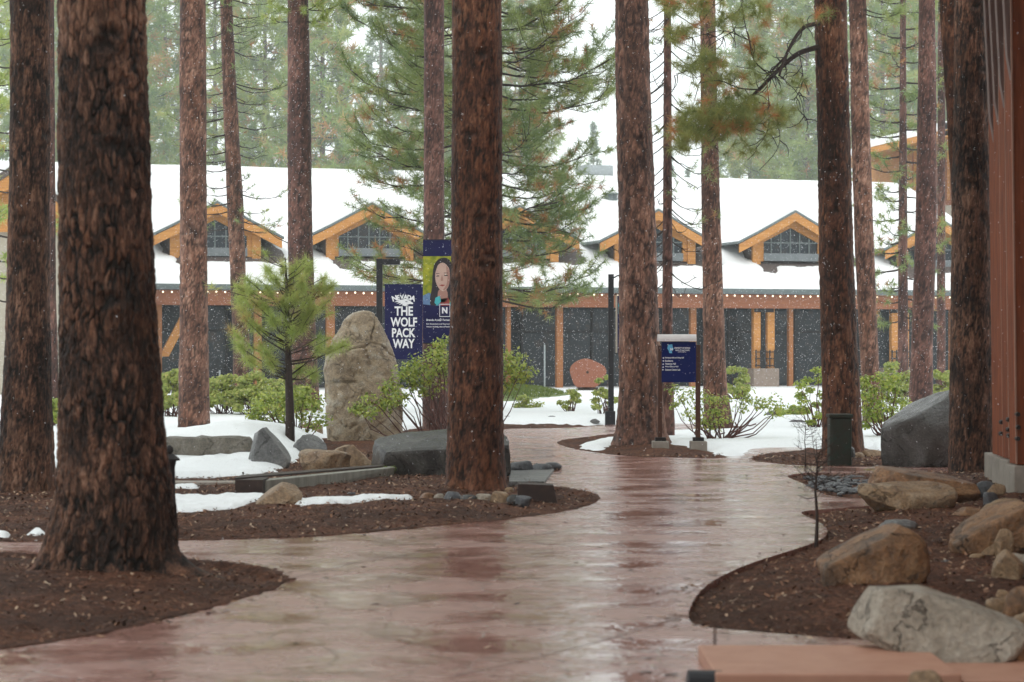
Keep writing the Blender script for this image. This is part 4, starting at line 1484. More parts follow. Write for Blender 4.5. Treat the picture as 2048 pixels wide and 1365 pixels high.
# curly twigs
for _ in range(150):
    c_ = rg.choice(len(boughs)); pts, r_ = boughs[c_]
    sm = smooth_line(pts, 4, False)
    i = rg.integers(len(sm))
    x0, y0 = sm[i]
    a = rg.uniform(0, 6.28); ln = rg.uniform(15, 50)
    tw = []
    dyy = rg.uniform(-.7, .4)
    for q in range(6):
        tw.append(L11(x0, y0, dyy * q / 5)); x0 += math.cos(a) * ln / 5; y0 += math.sin(a) * ln / 5 + 1.5; a += rg.uniform(-.1, .55)
    segs.append((np.array(tw), list(np.linspace(.009, .004, 6))))
# tuft clusters: centres (px,py, spread px, n)
cl = [(1480, 215, 60, 40), (1420, 225, 55, 40), (1370, 255, 40, 30), (1440, 255, 55, 40), (1500, 245, 50, 30), (1560, 225, 45, 22), (1395, 262, 40, 26), (1500, 300, 20, 5), (1360, 285, 30, 10),
      (1370, 60, 35, 14), (1355, 5, 40, 20), (1400, 10, 40, 20), (1425, 120, 40, 22), (1460, 40, 35, 12), (1520, 90, 40, 12), (1440, 165, 45, 22), (1490, 140, 40, 10), (1600, 160, 25, 5), (1385, 135, 35, 16), (1590, 40, 25, 3), (1540, 290, 14, 2), (1535, 30, 40, 8), (1350, 70, 25, 10), (1650, 30, 20, 5), (1500, 20, 45, 12)]
tps, tds = [], []
for cx_, cy_, sp, nn in cl:
    for _ in range(nn):
        x_, y_ = cx_ + rg.normal(0, sp * .5), cy_ + rg.normal(0, sp * .28)
        tps.append(L11(x_, y_, rg.uniform(-.9, .3)))
        e = np.array([rg.normal(-.3, .6), rg.normal(-.2, .5), rg.normal(.2, .5)])
        tds.append(e / np.linalg.norm(e))
tps, tds = np.array(tps), np.array(tds)
tint = np.where(rg.random(len(tps)) < .13, rg.uniform(.86, 1, len(tps)), rg.uniform(.3, .75, len(tps)))
add_foliage(t11, segs, tps, tds, 85, .18, .0055, .74, M['needle_bough'], rg, tint=tint, nsides=5)

# T12 a few tufts near the top right
rg = np.random.default_rng(12)
segs, tps, tds = [], [], []
for py, a in ((-10, 0), (20, .3), (30, -.3), (-30, .1)):
    p = P(1728, py, 46)
    s, a1, a2 = limb_system(rg, (p.x - t12.location.x, -.1, p.z), a, .7, -.2, .1, .014, density=8, sub=.5, tuft_every=.15)
    segs += s; tps += a1; tds += a2
add_foliage(t12, segs, np.array(tps), np.array(tds), 34, .17, .01, .6, M['needle'], rg, .05)

# the full-crowned pine behind the central trunk
def full_pine(name_label, px, d, z0, z1, radius, nlimb, shape, seed, k, length, width, mat, rust, trunk_r, density=3.4, te=.3, group='full-crowned pines before the lodge', az=None, sub=.42, rise=-.12):
    rg = np.random.default_rng(seed)
    p = P(px, 700, d)
    root = thing('pine_tree', name_label, 'tree', (p.x, d, 0), 0, group)
    bark_trunk('trunk', [(-.1, 0, 0, trunk_r * 1.15), (z0, 0, 0, trunk_r), (z1, 0, 0, .04)], M['bark_grey'], root, 28, .12, .07, .008, seed, 0, None, z1)
    segs, tp, td = crown(rg, z0, z1, radius, nlimb, shape, density=density, sub=sub, tuft_every=te, bare_frac=.28, rise=rise, az=az, r0=.035)
    add_foliage(root, segs, tp, td, k, length, width, .74, mat, rg, rust)
    return root


full_pine('broad green and rust-tinged pine whose crown hangs behind the central trunk', 955, 54, 2.9, 22.0, 3.5, 190, lambda u: (.85 + .15 * min(1, u * 4)) * (1 - max(0, u - .5) / .75) ** .7,
          201, 34, .24, .0135, M['needle'], .13, .2, density=5.0, te=.2, rise=-.2, sub=.5)
full_pine('narrow pine with ladder-like branches in front of the hall, right side', 1806, 70, 2.2, 19, 1.55, 84, lambda u: (.8 + .2 * min(1, u * 3)) * (1 - max(0, u - .4) / .7) ** .7,
          202, 24, .24, .022, M['needle'], .12, .16, density=5.5, te=.2)
full_pine('yellow-green pine behind the dark trunk at the left frame edge', -25, 66, 3.0, 20, 2.3, 70, lambda u: 1 - u * .7, 203, 22, .28, .032, M['needle_young'], .08, .2, density=4.5, te=.25)

# young pine with long pale needles
rg = np.random.default_rng(77)
d_ = 33.8
bp = P(578, 910, d_)
yp = thing('young_pine', 'young pine with long pale green needles in front of the standing stone', 'tree', (bp.x, d_, 0))


def LY(px, py, dy=0.0):
    p = P(px, py, d_)
    return np.array([p.x - bp.x, dy, p.z])


mbt = MB()
mbt.tube([LY(580, 915), LY(580, 830), LY(577, 740), LY(575, 650), LY(574, 600), LY(572, 545), LY(570, 515)], [.08, .07, .055, .042, .03, .018, .008], 10)
mbt.build('trunk', M['lamp_black'] if False else M['branch'], yp, smooth=True)
segs, tps, tds = [], [], []
tips = [(470, 600), (455, 660), (480, 690), (500, 560), (495, 640), (530, 540), (520, 690), (545, 720), (560, 530), (590, 545), (610, 560), (640, 575), (655, 600), (630, 620), (610, 650), (640, 690), (690, 690),
        (670, 700), (600, 740), (625, 745), (530, 610), (550, 640), (570, 600), (600, 590), (540, 580), (500, 720), (560, 680), (480, 620), (515, 655), (590, 660), (645, 560), (620, 600), (665, 570), (505, 600), (535, 705), (470, 575), (590, 530), (620, 535), (555, 560), (575, 570), (490, 575)]
for (x_, y_) in tips:
    dy = rg.uniform(-.45, .45)
    y0 = min(y_ + rg.uniform(30, 75), 760)
    a = LY(576, y0); b_ = LY(x_, y_, dy)
    mid = a * .45 + b_ * .55 + np.array([0, 0, -.06])
    segs.append((np.array([a, mid, b_]), [.014, .009, .006]))
    for q in range(5):
        f = 1 - q * .1
        tps.append(mid * (1 - f) * 1.0 + b_ * f + rg.normal(0, .03, 3) if f < 1 else b_)
        e = (b_ - mid) / (np.linalg.norm(b_ - mid) + 1e-6) + np.array([0, 0, .3])
        tds.append(e / np.linalg.norm(e))
for _ in range(60):
    x_ = 572 + rg.normal(0, 48); y_ = 618 + rg.normal(0, 52)
    b_ = LY(x_, y_, rg.uniform(-.4, .4)); a = LY(576, min(y_ + 30, 750))
    segs.append((np.array([a, (a + b_) / 2 + np.array([0, 0, -.03]), b_]), [.008, .006, .004]))
    e = (b_ - a) / (np.linalg.norm(b_ - a) + 1e-6) + np.array([0, 0, .3])
    tps.append(b_); tds.append(e / np.linalg.norm(e))
tps, tds = np.array(tps), np.array(tds)
add_foliage(yp, segs, tps, tds, 66, .19, .0052, .84, M['needle_young'], rg, tint=np.clip(rg.normal(.55, .24, len(tps)), 0, .99), droop=.02)

# background conifers: a handful of kinds, each tree an individual
def far_kind(seed, zc0, ht, radius, n, shape, mat, k=20, length=.6, width=.085, te=.42, density=4.2, rust=.12, sub=.4, rise=-.1):
    rg = np.random.default_rng(seed)
    segs, tp, td = crown(rg, zc0, ht, radius, n, shape, density=density, sub=sub, tuft_every=te, bare_frac=.15, rise=rise, r0=.05)
    V, Fn, ti = needles(tp, td, k, length, width, .62, tuft_tint(rg, tp, rust), rg)
    cm = mesh_np('crown', V, Fn, mat, attrs={'tint': ti}, link=False)
    mb = MB()
    mb.tube([(0, 0, -.2), (0, 0, ht * .5), (0, 0, ht)], [.2, .13, .03], 8)
    ob = mb.build('trunk', M['far_trunk'])
    tm = ob.data
    bpy.data.objects.remove(ob)
    ob = tubes_np([s for s in segs if len(s[0]) > 3], 3).build('limbs', M['branch'])
    lm = ob.data
    bpy.data.objects.remove(ob)
    return cm, tm, lm


KINDS = [far_kind(301, 2, 30, 3.8, 180, lambda u: (1 - u * .62), M['needle_far']),
         far_kind(302, 2, 26, 3.8, 180, lambda u: (1 - u) ** .8 + .08, M['needle_far'], rust=.2),
         far_kind(303, 2, 24, 2.7, 150, lambda u: (1 - u) + .04, M['needle_fir'], k=14, length=.45, rust=0, rise=-.25),
         far_kind(304, 2, 32, 4.2, 175, lambda u: .85 - .5 * u, M['needle_far'], rust=.08)]
kind_txt = ['tall olive pine', 'rust-flecked pine', 'pointed bluish fir', 'broad pale green pine']
FAR = [(-120, 118, 0, 1.1, 'at the far left behind the dark trunk'), (330, 128, 0, 1.0, 'rising behind the lodge just right of the thickest trunk'), (250, 118, 1, 1.0, 'behind the thickest trunk'), (430, 138, 3, 1.0, 'above the ridge left of the leaning trunk'),
       (530, 122, 0, .95, 'above the ridge between the leaning and purplish trunks'), (645, 118, 1, 1.0, 'above the ridge right of the purplish trunk'), (600, 150, 3, 1.0, 'farther back behind the purplish trunk'),
       (762, 300, 2, 2.5, 'pale in the haze left of the greyish trunk'), (690, 330, 2, 1.75, 'small and pale below the sky gap'), (850, 140, 1, 1.0, 'behind the greyish trunk'), (930, 150, 0, .95, 'behind the central trunk'), (1040, 142, 1, 1.0, 'just right of the central trunk'), (1110, 150, 3, .8, 'behind the broad crown, right part'),
       (1187, 323, 2, 1.38, 'small spire in the gap left of the stout trunk'), (1262, 332, 2, 1.19, 'low behind the stout trunk'), (1340, 323, 2, 1.23, 'low behind the thinnest trunk'), (1375, 338, 2, 1.15, 'low, right of the thinnest trunk'), (1440, 314, 2, 1.46, 'low behind the slender reddish trunk'),
       (1500, 140, 3, .85, 'behind the dark boughs, left part'), (1560, 134, 0, .92, 'behind the dark boughs, middle'), (1615, 128, 3, .95, 'left of the trunk with dark boughs'), (1690, 132, 1, 1.0, 'behind the trunk with dark boughs'), (1765, 126, 0, 1.0, 'behind the narrow ladder pine'),
       (1830, 135, 3, 1.0, 'behind the hall on the right'), (1900, 140, 1, 1.05, 'behind the leaning orange-brown trunk'), (1980, 132, 0, 1.0, 'behind the timber posts'), (2080, 125, 3, 1.0, 'beyond the right frame edge'), (40, 135, 3, 1.05, 'behind the left dark trunk'), (150, 140, 0, 1.05, 'far behind the thickest trunk'), (1470, 273, 2, 1.05, 'faint in the haze under the dark boughs'), (1530, 267, 2, 1.08, 'faint and low right of the slender trunk'), (1590, 258, 2, 1.05, 'faint and low left of the trunk with boughs'), (1640, 160, 2, .8, 'low behind the snowy ridge near the boughs')]
FAR = [f for f in FAR if f[0] not in (600, 1110, 1690)]
for i, (px, d, kd, sc, wh) in enumerate(FAR):
    if d < 200:
        d, sc = d * 2.0, sc * 2.03
    elif d < 290:
        d, sc = d * 1.3, sc * 1.31
    else:
        d, sc = d * 1.28, sc * 1.29
    p = P(px, 700, d)
    root = thing('conifer', f'{kind_txt[kd]} {wh}', 'tree', (p.x, d, -.1), random.uniform(0, 6.28), 'conifers behind the lodge')
    root.scale = (sc, sc, sc * random.uniform(.95, 1.05))
    cm, tm, lm = KINDS[kd]
    for nme, mm in (('crown', cm), ('trunk', tm), ('limbs', lm)):
        o = bpy.data.objects.new(nme, mm)
        C.objects.link(o)
        o.parent = root
        if nme != 'trunk': o['kind'] = 'stuff'

# ------------------------------------------------------------------ shrubs
def shrub(label, cpx, base_y, wpx, top_y, seed, n_clump=26, leaves=34, leaf=.035, mat='leaf', stems=True, depth=.8, clumps=None, group=None, dense=1.0, name='manzanita_shrub', stemmat='red_stem'):
    rg = np.random.default_rng(seed)
    d = dist_of(base_y)
    p = P(cpx, base_y, d)
    root = thing(name, label, 'shrub', (p.x, d, 0), 0, group)
    wd = wpx / F * d
    ht = (base_y - top_y) / F * d
    if clumps is None:
        cs = []
        for _ in range(n_clump):
            a = rg.uniform(0, 2 * np.pi)
            r_ = math.sqrt(rg.random())
            x_ = math.cos(a) * r_ * wd / 2
            y_ = math.sin(a) * r_ * wd / 2 * depth
            zz = ht * (1 - .55 * r_ ** 2) * rg.uniform(.45, 1.0)
            cs.append((x_, y_, zz))
    else:
        cs = [((a - cpx) / F * d + rg.normal(0, .03), rg.uniform(-.3, .3), H + (HY - b_) / F * d) for a, b_ in clumps]
    mb = MB()
    tp, td = [], []
    for x_, y_, zz in cs:
        b0 = np.array([rg.normal(0, .06) * wd, rg.normal(0, .04) * wd, -.03])
        e = np.array([x_, y_, zz])
        mid = b0 * .4 + e * .6
        mid[2] = zz * rg.uniform(.3, .55)
        j1 = (b0 + mid) / 2 + rg.normal(0, .04, 3) * ht
        j2 = (e + mid) / 2 + rg.normal(0, .04, 3) * ht
        mb.tube([b0, j1, mid, j2, e], [.018, .014, .010, .007, .003], 5, cap=False)
        m_ = int(leaves * dense * (3.2 if mat == 'leaf_far' else 1.6))
        cr_ = min(.17, wd * .16) * rg.uniform(.7, 1.25)
        q = rg.normal(0, 1, (m_, 3))
        q /= np.linalg.norm(q, axis=1)[:, None]
        rad = cr_ * rg.uniform(.25, 1.0, (m_, 1))
        tp.append(e + q * rad * np.array([1.25, 1.1, .8]))
        nn = q * .6 + np.array([0, -.2, .5]) + rg.normal(0, .4, (m_, 3))
        td.append(nn / np.linalg.norm(nn, axis=1)[:, None])
    if stems: mb.build('stems', M[stemmat], root)
    tp, td = np.concatenate(tp), np.concatenate(td)
    m_ = len(tp)
    sidev = np.cross(td, rg.normal(0, 1, (m_, 3)))
    sidev /= np.linalg.norm(sidev, axis=1)[:, None]
    up = np.cross(sidev, td)
    L = leaf * rg.uniform(.7, 1.3, (m_, 1))
    v0 = tp - up * L
    v1 = tp + sidev * L * .55
    v2 = tp + up * L
    v3 = tp - sidev * L * .55
    o = mesh_np('leaves', np.stack([v0, v1, v2, v3], 1).reshape(-1, 3), np.arange(4 * m_).reshape(-1, 4), M[mat], root, attrs={'tint': np.repeat(np.clip(rg.normal(.5, .25, m_), 0, 1), 4)})
    o['kind'] = 'stuff'
    return root


# manzanita in front of the standing stone, reaching left
cl = [(725, 820), (735, 800), (760, 815), (770, 780), (790, 770), (800, 750), (815, 740), (830, 725), (845, 735), (860, 715), (875, 705), (885, 690), (900, 680), (860, 750), (835, 765), (810, 790), (790, 800), (845, 780), (880, 740),
      (905, 720), (895, 760), (870, 775), (930, 740), (950, 720), (970, 745), (1000, 710), (1020, 725), (1040, 745), (1050, 755), (1025, 755), (1010, 770), (1030, 710), (740, 825), (715, 815), (775, 805), (825, 745), (850, 760), (1045, 735), (1015, 740), (880, 720)]
shrub('large manzanita with red stems spreading before the standing stone and central trunk', 905, 925, 300, 690, 501, leaves=52, leaf=.03, clumps=cl)
cl = [(515, 820), (530, 800), (550, 790), (570, 795), (590, 785), (610, 800), (630, 815), (640, 840), (620, 850), (600, 830), (575, 825), (550, 830), (525, 840), (505, 830), (590, 810), (560, 810), (610, 780), (535, 815), (630, 800), (580, 845), (545, 845)]
shrub('bright green manzanita around the foot of the young pine', 590, 895, 150, 780, 502, leaves=70, leaf=.032, clumps=cl)
shrub('hazy green shrub left of the straight reddish trunk', 345, 842, 75, 738, 503, n_clump=26, leaves=70, leaf=.05, mat='leaf_far', group='shrubs along the snow edge')
shrub('low green shrub right of the straight reddish trunk', 445, 838, 95, 752, 504, n_clump=24, leaves=70, leaf=.05, mat='leaf_far', group='shrubs along the snow edge')
shrub('wide yellow-green shrub in front of the lodge glazing, left of the young pine', 510, 838, 120, 742, 505, n_clump=36, leaves=80, leaf=.05, mat='leaf_far', group='shrubs along the snow edge')
shrub('rounded shrub directly behind the young pine', 580, 832, 90, 758, 506, n_clump=24, leaves=70, leaf=.05, mat='leaf_far', group='shrubs along the snow edge')
shrub('small bright shrub in the gap between the two left trunks', 105, 862, 50, 795, 507, n_clump=18, leaves=60, leaf=.05, mat='leaf', group='shrubs along the snow edge')
shrub('tiny tree-like shrub alone on the snow beside the lawn patch', 1141, 832, 46, 775, 508, n_clump=13, leaves=34, leaf=.04, mat='leaf_far', group='small shrubs in the snow')
shrub('slim shrub beside the right lamp post', 1208, 838, 48, 742, 509, n_clump=15, leaves=40, leaf=.04, mat='leaf_far', group='small shrubs in the snow')
shrub('sparse trailing shrub on the snow next to the central trunk', 1050, 824, 60, 795, 510, n_clump=9, leaves=26, leaf=.045, mat='leaf_far', group='small shrubs in the snow')
cl = [(1365, 800), (1380, 790), (1400, 785), (1370, 830), (1390, 815), (1415, 800), (1430, 820), (1450, 800), (1420, 835), (1445, 840), (1475, 790), (1490, 780), (1500, 800), (1515, 805), (1475, 815), (1530, 810), (1545, 800), (1555, 815), (1560, 825), (1410, 850), (1430, 855), (1355, 780), (1540, 825), (1395, 835), (1350, 810), (1425, 800), (1438, 825)]
shrub('sprawling manzanita behind the blue sign post with low red stems', 1440, 890, 200, 780, 511, leaves=40, leaf=.03, clumps=cl)
shrub('round shrub before the plinth with paired posts', 1475, 805, 60, 728, 512, n_clump=20, leaves=60, leaf=.05, mat='leaf_far', group='shrubs by the lodge')
cl = [(1605, 800), (1620, 780), (1640, 760), (1615, 760), (1630, 740), (1650, 740), (1610, 820), (1630, 830), (1655, 790), (1600, 770), (1640, 810), (1620, 845), (1645, 835), (1600, 790)]
shrub('green shrub left of the trunk with dark boughs', 1630, 865, 80, 735, 513, leaves=50, leaf=.04, clumps=cl)
cl = [(1730, 770), (1740, 800), (1750, 780), (1770, 770), (1790, 780), (1800, 800), (1785, 820), (1765, 810), (1745, 830), (1770, 835), (1800, 830), (1730, 790), (1735, 820), (1755, 755), (1790, 755), (1780, 795), (1755, 840), (1735, 850), (1725, 760), (1810, 815)]
shrub('bright shrub between the trunk with dark boughs and the big grey boulder', 1775, 885, 110, 745, 514, leaves=70, leaf=.034, clumps=cl)
shrub('far green shrub behind the bright one at right', 1790, 815, 90, 725, 515, n_clump=26, leaves=60, leaf=.055, mat='leaf_far', group='shrubs by the lodge')
shrub('far green shrub right of the speckled trunk', 1885, 820, 50, 728, 516, n_clump=20, leaves=60, leaf=.055, mat='leaf_far', group='shrubs by the lodge')
shrub('olive ground-hugging shrub on the snow right of the sprawling manzanita', 1590, 838, 70, 812, 517, n_clump=16, leaves=40, leaf=.04, mat='leaf', group='small shrubs in the snow')


# bare sapling near right and a twiggy bush
def bare_tree(label, px, by, ty, wpx, seed, n, name='bare_sapling', r0=.016, group=None, z0=0.0):
    rg = np.random.default_rng(seed)
    d = dist_of(by)
    p = P(px, by, d)
    root = thing(name, label, 'sapling', (p.x, d, 0), 0, group)
    ht = (by - ty) / F * d
    wd = wpx / F * d
    mb = MB()
    st = [np.array([0, 0, -.05]), np.array([.01, 0, ht * .25]), np.array([-.005, 0, ht * .5]), np.array([.01, 0, ht * .75]), np.array([0, 0, ht])]
    mb.tube(st, [r0 * 1.5, r0, r0 * .8, r0 * .5, r0 * .2], 7)
    tw = MB()
    for _ in range(n):
        z = ht * rg.uniform(.42, .95)
        a = rg.uniform(0, 6.28)
        L = wd / 2 * rg.uniform(.4, 1)
        b0 = np.array([0, 0, z])
        e = b0 + np.array([math.cos(a) * L, math.sin(a) * L * .7, ht * rg.uniform(.0, .3)])
        mid = (b0 + e) / 2 + np.array([0, 0, -.03 * ht])
        tw.tube([b0, mid, e], [r0 * .35, r0 * .25, r0 * .1], 4, cap=False)
        for q in range(4):
            s = mid * (1 - q / 4) + e * q / 4
            f = s + rg.normal(0, .14, 3) * L * 1.4 + np.array([0, 0, .1 * L])
            tw.tube([s, (s + f) / 2 + rg.normal(0, .02, 3), f], [r0 * .2, r0 * .14, r0 * .08], 3, cap=False)
    mb.build('stem', M['branch'], root)
    tw.build('twigs', M['branch'], root)
    return root


bare_tree('leafless sapling in the right mulch bed beside the path', 1632, 1088, 880, 150, 601, 22, r0=.013)
bare_tree('low leafless bush before the trunk with green utility box', 1610, 935, 830, 110, 602, 34, r0=.007)
tw = thing('fallen_branch', 'curved red manzanita stems lying over the snow behind the sign', 'branch', (0, 0, 0))
mb = MB()
for pts in ([(1400, 868), (1420, 880), (1445, 882), (1470, 870), (1490, 850), (1505, 835)], [(1420, 880), (1435, 870), (1450, 866)], [(1470, 870), (1475, 855), (1470, 845)], [(1445, 882), (1460, 884), (1475, 878)], [(1490, 850), (1500, 852), (1512, 848)]):
    mb.tube([P(a, b_, 38.5) for a, b_ in pts], .012, 5)
mb.build('stem', M['red_stem'], tw)

# ------------------------------------------------------------------ rocks
def rock(label, x0, x1, ytop, ybase, mat, seed, depth=.8, cuts=5, sub=4, rough=.2, sink=.18, name='boulder', group=None, tilt=0, flat_top=None, z_base=0.0, d=None, planes=()):
    rg = np.random.default_rng(seed)
    d = d or (H - z_base) * F / (ybase - HY)
    wd = (x1 - x0) / F * d
    ht = (ybase - ytop) / F * d
    bm = bmesh.new()
    bmesh.ops.create_icosphere(bm, subdivisions=sub, radius=1)
    V = np.array([v.co[:] for v in bm.verts])
    V = np.sign(V) * np.abs(V) ** .8
    V = V + (V / (np.linalg.norm(V, axis=1)[:, None])) * (0.26 * fbm(V * 1.1 + seed, 3, seed))[:, None]
    for _ in range(cuts):
        nn = rg.normal(0, 1, 3); nn[2] *= .6; nn /= np.linalg.norm(nn)
        h = rg.uniform(.55, .85)
        dd = V @ nn
        V = V - np.outer(np.clip(dd - h, 0, None) * .9, nn)
    for pl_ in planes:
        nn = np.array(pl_[:3], dtype=float); nn /= np.linalg.norm(nn)
        dd = V @ nn
        V = V - np.outer(np.clip(dd - pl_[3], 0, None) * .95, nn)
    if flat_top is not None:
        nn = np.array(flat_top[:3], dtype=float); nn /= np.linalg.norm(nn)
        dd = V @ nn
        V = V - np.outer(np.clip(dd - flat_top[3], 0, None) * .93, nn)
    V = V + (V / (np.linalg.norm(V, axis=1)[:, None] + 1e-6)) * (rough * .35 * fbm(V * 4 + seed, 4, seed + 3))[:, None]
    mn, mx_ = V.min(0), V.max(0)
    V = (V - (mn + mx_) / 2) / (mx_ - mn)           # unit box
    hh = ht / (1 - sink)
    V = V * np.array([wd, wd * depth, hh])
    V[:, 2] += hh / 2 - hh * sink
    for v, c_ in zip(bm.verts, V): v.co = c_
    me = bpy.data.meshes.new(name)
    bm.to_mesh(me); bm.free()
    for p in me.polygons: p.use_smooth = True
    me.materials.append(M[mat])
    o = bpy.data.objects.new(name, me)
    C.objects.link(o)
    o.location = (((x0 + x1) / 2 - 1024) / F * d, d + wd * depth * .32, z_base)
    tag(o, label, 'boulder' if wd > .45 else 'rock', group)
    return o


rock('wide dark boulder with pale wet top left of the central trunk', 738, 1022, 860, 955, 'rock_black', 11, .5, 0, 5, .07, .3, planes=[(-.05, -1, -.12, .5), (1, .1, .05, .8), (-1, -.2, .1, .82), (-.12, -.30, 1, .33), (-.6, -.3, 1, .62)])
rock('tan boulder between the dark boulder and the snow', 594, 700, 900, 957, 'rock_tan', 12, .8, 5)
rock('low tan boulder behind, touching the dark boulder', 655, 752, 890, 948, 'rock_tan', 13, .7, 5)
rock('round grey rock behind the tan boulders under the manzanita', 584, 652, 870, 918, 'rock_grey', 14, .8, 4)
rock('angular grey boulder with pointed top in the snow', 488, 580, 856, 942, 'rock_grey', 15, .7, 2, rough=.08, planes=[(1, -.1, .95, .38), (-1, -.2, .3, .55), (-.1, -1, .25, .5), (-.5, 0, 1, .72)])
rock('small grey stone between the angular boulder and the young pine', 538, 585, 852, 900, 'rock_grey', 16, .9, 4)
rl = rock('long low rock under a thick snow cap at left', 322, 530, 872, 932, 'rock_greytan', 17, .45, 5, rough=.3, flat_top=(0, 0, 1, .5))
rock('small brown boulder in front of the low concrete wall', 508, 604, 966, 1019, 'rock_tan', 18, .7, 5, flat_top=(-.9, -.2, .8, .45))
rock('tiny dark stone in front of the concrete wall end', 694, 712, 985, 999, 'rock_slate', 19, .8, 3, 3)
rock('mossy rock behind the young pine trunk', 600, 645, 845, 880, 'rock_tan', 20, .7, 3)
# stones on the far snow
for i, (a, b_, c_, e_, lb) in enumerate(((1092, 1116, 832, 842, 'middle one, below the lawn patch'), (1180, 1200, 838, 846, 'nearest the right lamp post'), (1006, 1024, 832, 845, 'nearest the central trunk'), (1575, 1610, 840, 856, 'by the olive low shrub'), (1530, 1572, 822, 838, 'among the low shrubs at right'))):
    rock('small grey stone poking out of the snow, ' + lb, a, b_, c_, e_, 'rock_grey', 30 + i, .8, 4, 3, group='stones in the snow')
# big grey boulder right
rock('huge smooth boulder, grey on top and dark below, beside the near-black trunk', 1768, 1990, 778, 935, 'rock_boulder', 41, .8, 3, 5, .08, .1, flat_top=(-.75, -.1, 1, .62))
rock('tan stone at the left foot of the huge grey boulder', 1722, 1772, 900, 918, 'rock_tan', 42, .7, 4, 3, group='stones by the huge boulder')
rock('smaller tan stone touching the green utility box', 1706, 1730, 905, 922, 'rock_tan', 43, .7, 4, 3, group='stones by the huge boulder')
rock('long brown boulder behind the tan one at right', 1742, 1965, 934, 1006, 'rock_orange', 44, .5, 3, 5, flat_top=(.35, -.1, 1, .35))
rock('tan boulder with pale ridged top in the right bed', 1718, 1918, 966, 1030, 'rock_tan', 45, .5, 4, 5, flat_top=(.1, -.3, 1, .4))
rock('large orange-brown boulder in the right mulch bed', 1640, 1868, 1052, 1182, 'rock_orange', 46, .6, 1, 5, .1, .22, planes=[(-.6, -.1, 1, .6)])
rock('large pale tan boulder at the bottom right corner', 1712, 2075, 1180, 1330, 'rock_pale', 47, .5, 2, 5, .09, planes=[(-1, -.2, .22, .8), (.62, -.1, 1, .52), (-.1, -1, .35, .5), (0, 0, 1, .78)])
rock('slanting tan and orange rock under the timber posts', 1902, 2085, 1003, 1108, 'rock_orange', 49, .5, 4, 5, flat_top=(-.7, -.2, 1, .3), z_base=.05)
rock('pale rock leaning on the slanting one at the right edge', 1960, 2070, 998, 1062, 'rock_tan', 50, .5, 4, 4, z_base=.12)
rock('rounded dark stone between the long boulder and concrete piers', 1955, 1992, 962, 992, 'rock_slate', 51, .8, 4, 3, z_base=.05)
rock('bluish stone in front of the concrete piers', 1966, 2000, 985, 1016, 'rock_slate', 52, .8, 4, 3, z_base=.05)
rock('tan stone wedged before the farthest concrete pier', 1976, 2012, 968, 990, 'rock_tan', 53, .8, 4, 3, z_base=.1)
rock('small pale rock at the right edge below the slanting rock', 1985, 2052, 1100, 1160, 'rock_tan', 54, .7, 4, 4, z_base=.05)
rock('narrow tan rock above it at the right edge', 1990, 2030, 1058, 1112, 'rock_tan', 55, .7, 4, 4, z_base=.05)
rock('orange rock at the right edge above the grey one', 2005, 2080, 1175, 1245, 'rock_orange', 56, .7, 4, 4)
rock('yellowish round rock at the far right corner', 2022, 2100, 1225, 1300, 'rock_tan', 57, .7, 3, 4)
for k_, (a_, b2_, c2_, e2_, m2_, w2_) in enumerate(((1940, 1972, 1108, 1128, 'rock_tan', 'left of the small pale rock'), (1965, 1998, 1150, 1172, 'rock_orange', 'below the small pale rock'), (1930, 1958, 1160, 1176, 'rock_pale', 'nearest the pale boulder top'), (1880, 1902, 1120, 1134, 'rock_grey', 'just right of the orange boulder'), (1990, 2022, 1180, 1204, 'rock_tan', 'above the yellowish round rock'), (1905, 1930, 1060, 1074, 'rock_tan', 'at the tip of the slanting rock'), (1870, 1890, 1022, 1034, 'rock_grey', 'between the tan boulders'), (1700, 1718, 1188, 1199, 'rock_tan', 'in front of the orange boulder'), (1770, 1784, 1168, 1177, 'rock_pale', 'at the foot of the orange boulder'))):
    rock('small loose stone on the right bed, ' + w2_, a_, b2_, c2_, e2_, m2_, 120 + k_, .8, 5, 3, name='stone', group='loose stones on the right bed')
for k_, (a_, b2_, c2_, e2_, m2_, w2_) in enumerate(((1945, 2015, 1080, 1122, 'rock_tan', 'leaning under the slanting rock'), (2018, 2075, 1108, 1170, 'rock_pale', 'pale one at the frame edge'), (1972, 2034, 1196, 1242, 'rock_tan', 'angular one above the pale boulder'), (2025, 2085, 1262, 1330, 'rock_orange', 'orange one behind the lower step'), (1925, 1985, 1040, 1078, 'rock_pale', 'wedged left of the piers'))):
    rock('angular rock stacked along the right edge, ' + w2_, a_, b2_, c2_, e2_, m2_, 150 + k_, .7, 8, 4, rough=.1, group='stacked rocks along the right edge')
rock('low dark rock beyond the orange boulder', 1760, 1840, 1040, 1062, 'rock_grey', 58, .7, 4, 4)
rock('small white stone by the orange boulder', 1832, 1856, 1160, 1176, 'rock_pale', 59, .8, 3, 3)
rock('flat orange stone lying behind the slanting rock', 1905, 1985, 1015, 1040, 'rock_orange', 60, .5, 4, 4, z_base=.03)
rock('round brown stone at the bottom edge before the salmon slab', 1815, 1890, 1342, 1400, 'rock_tan', 61, .8, 3, 4)

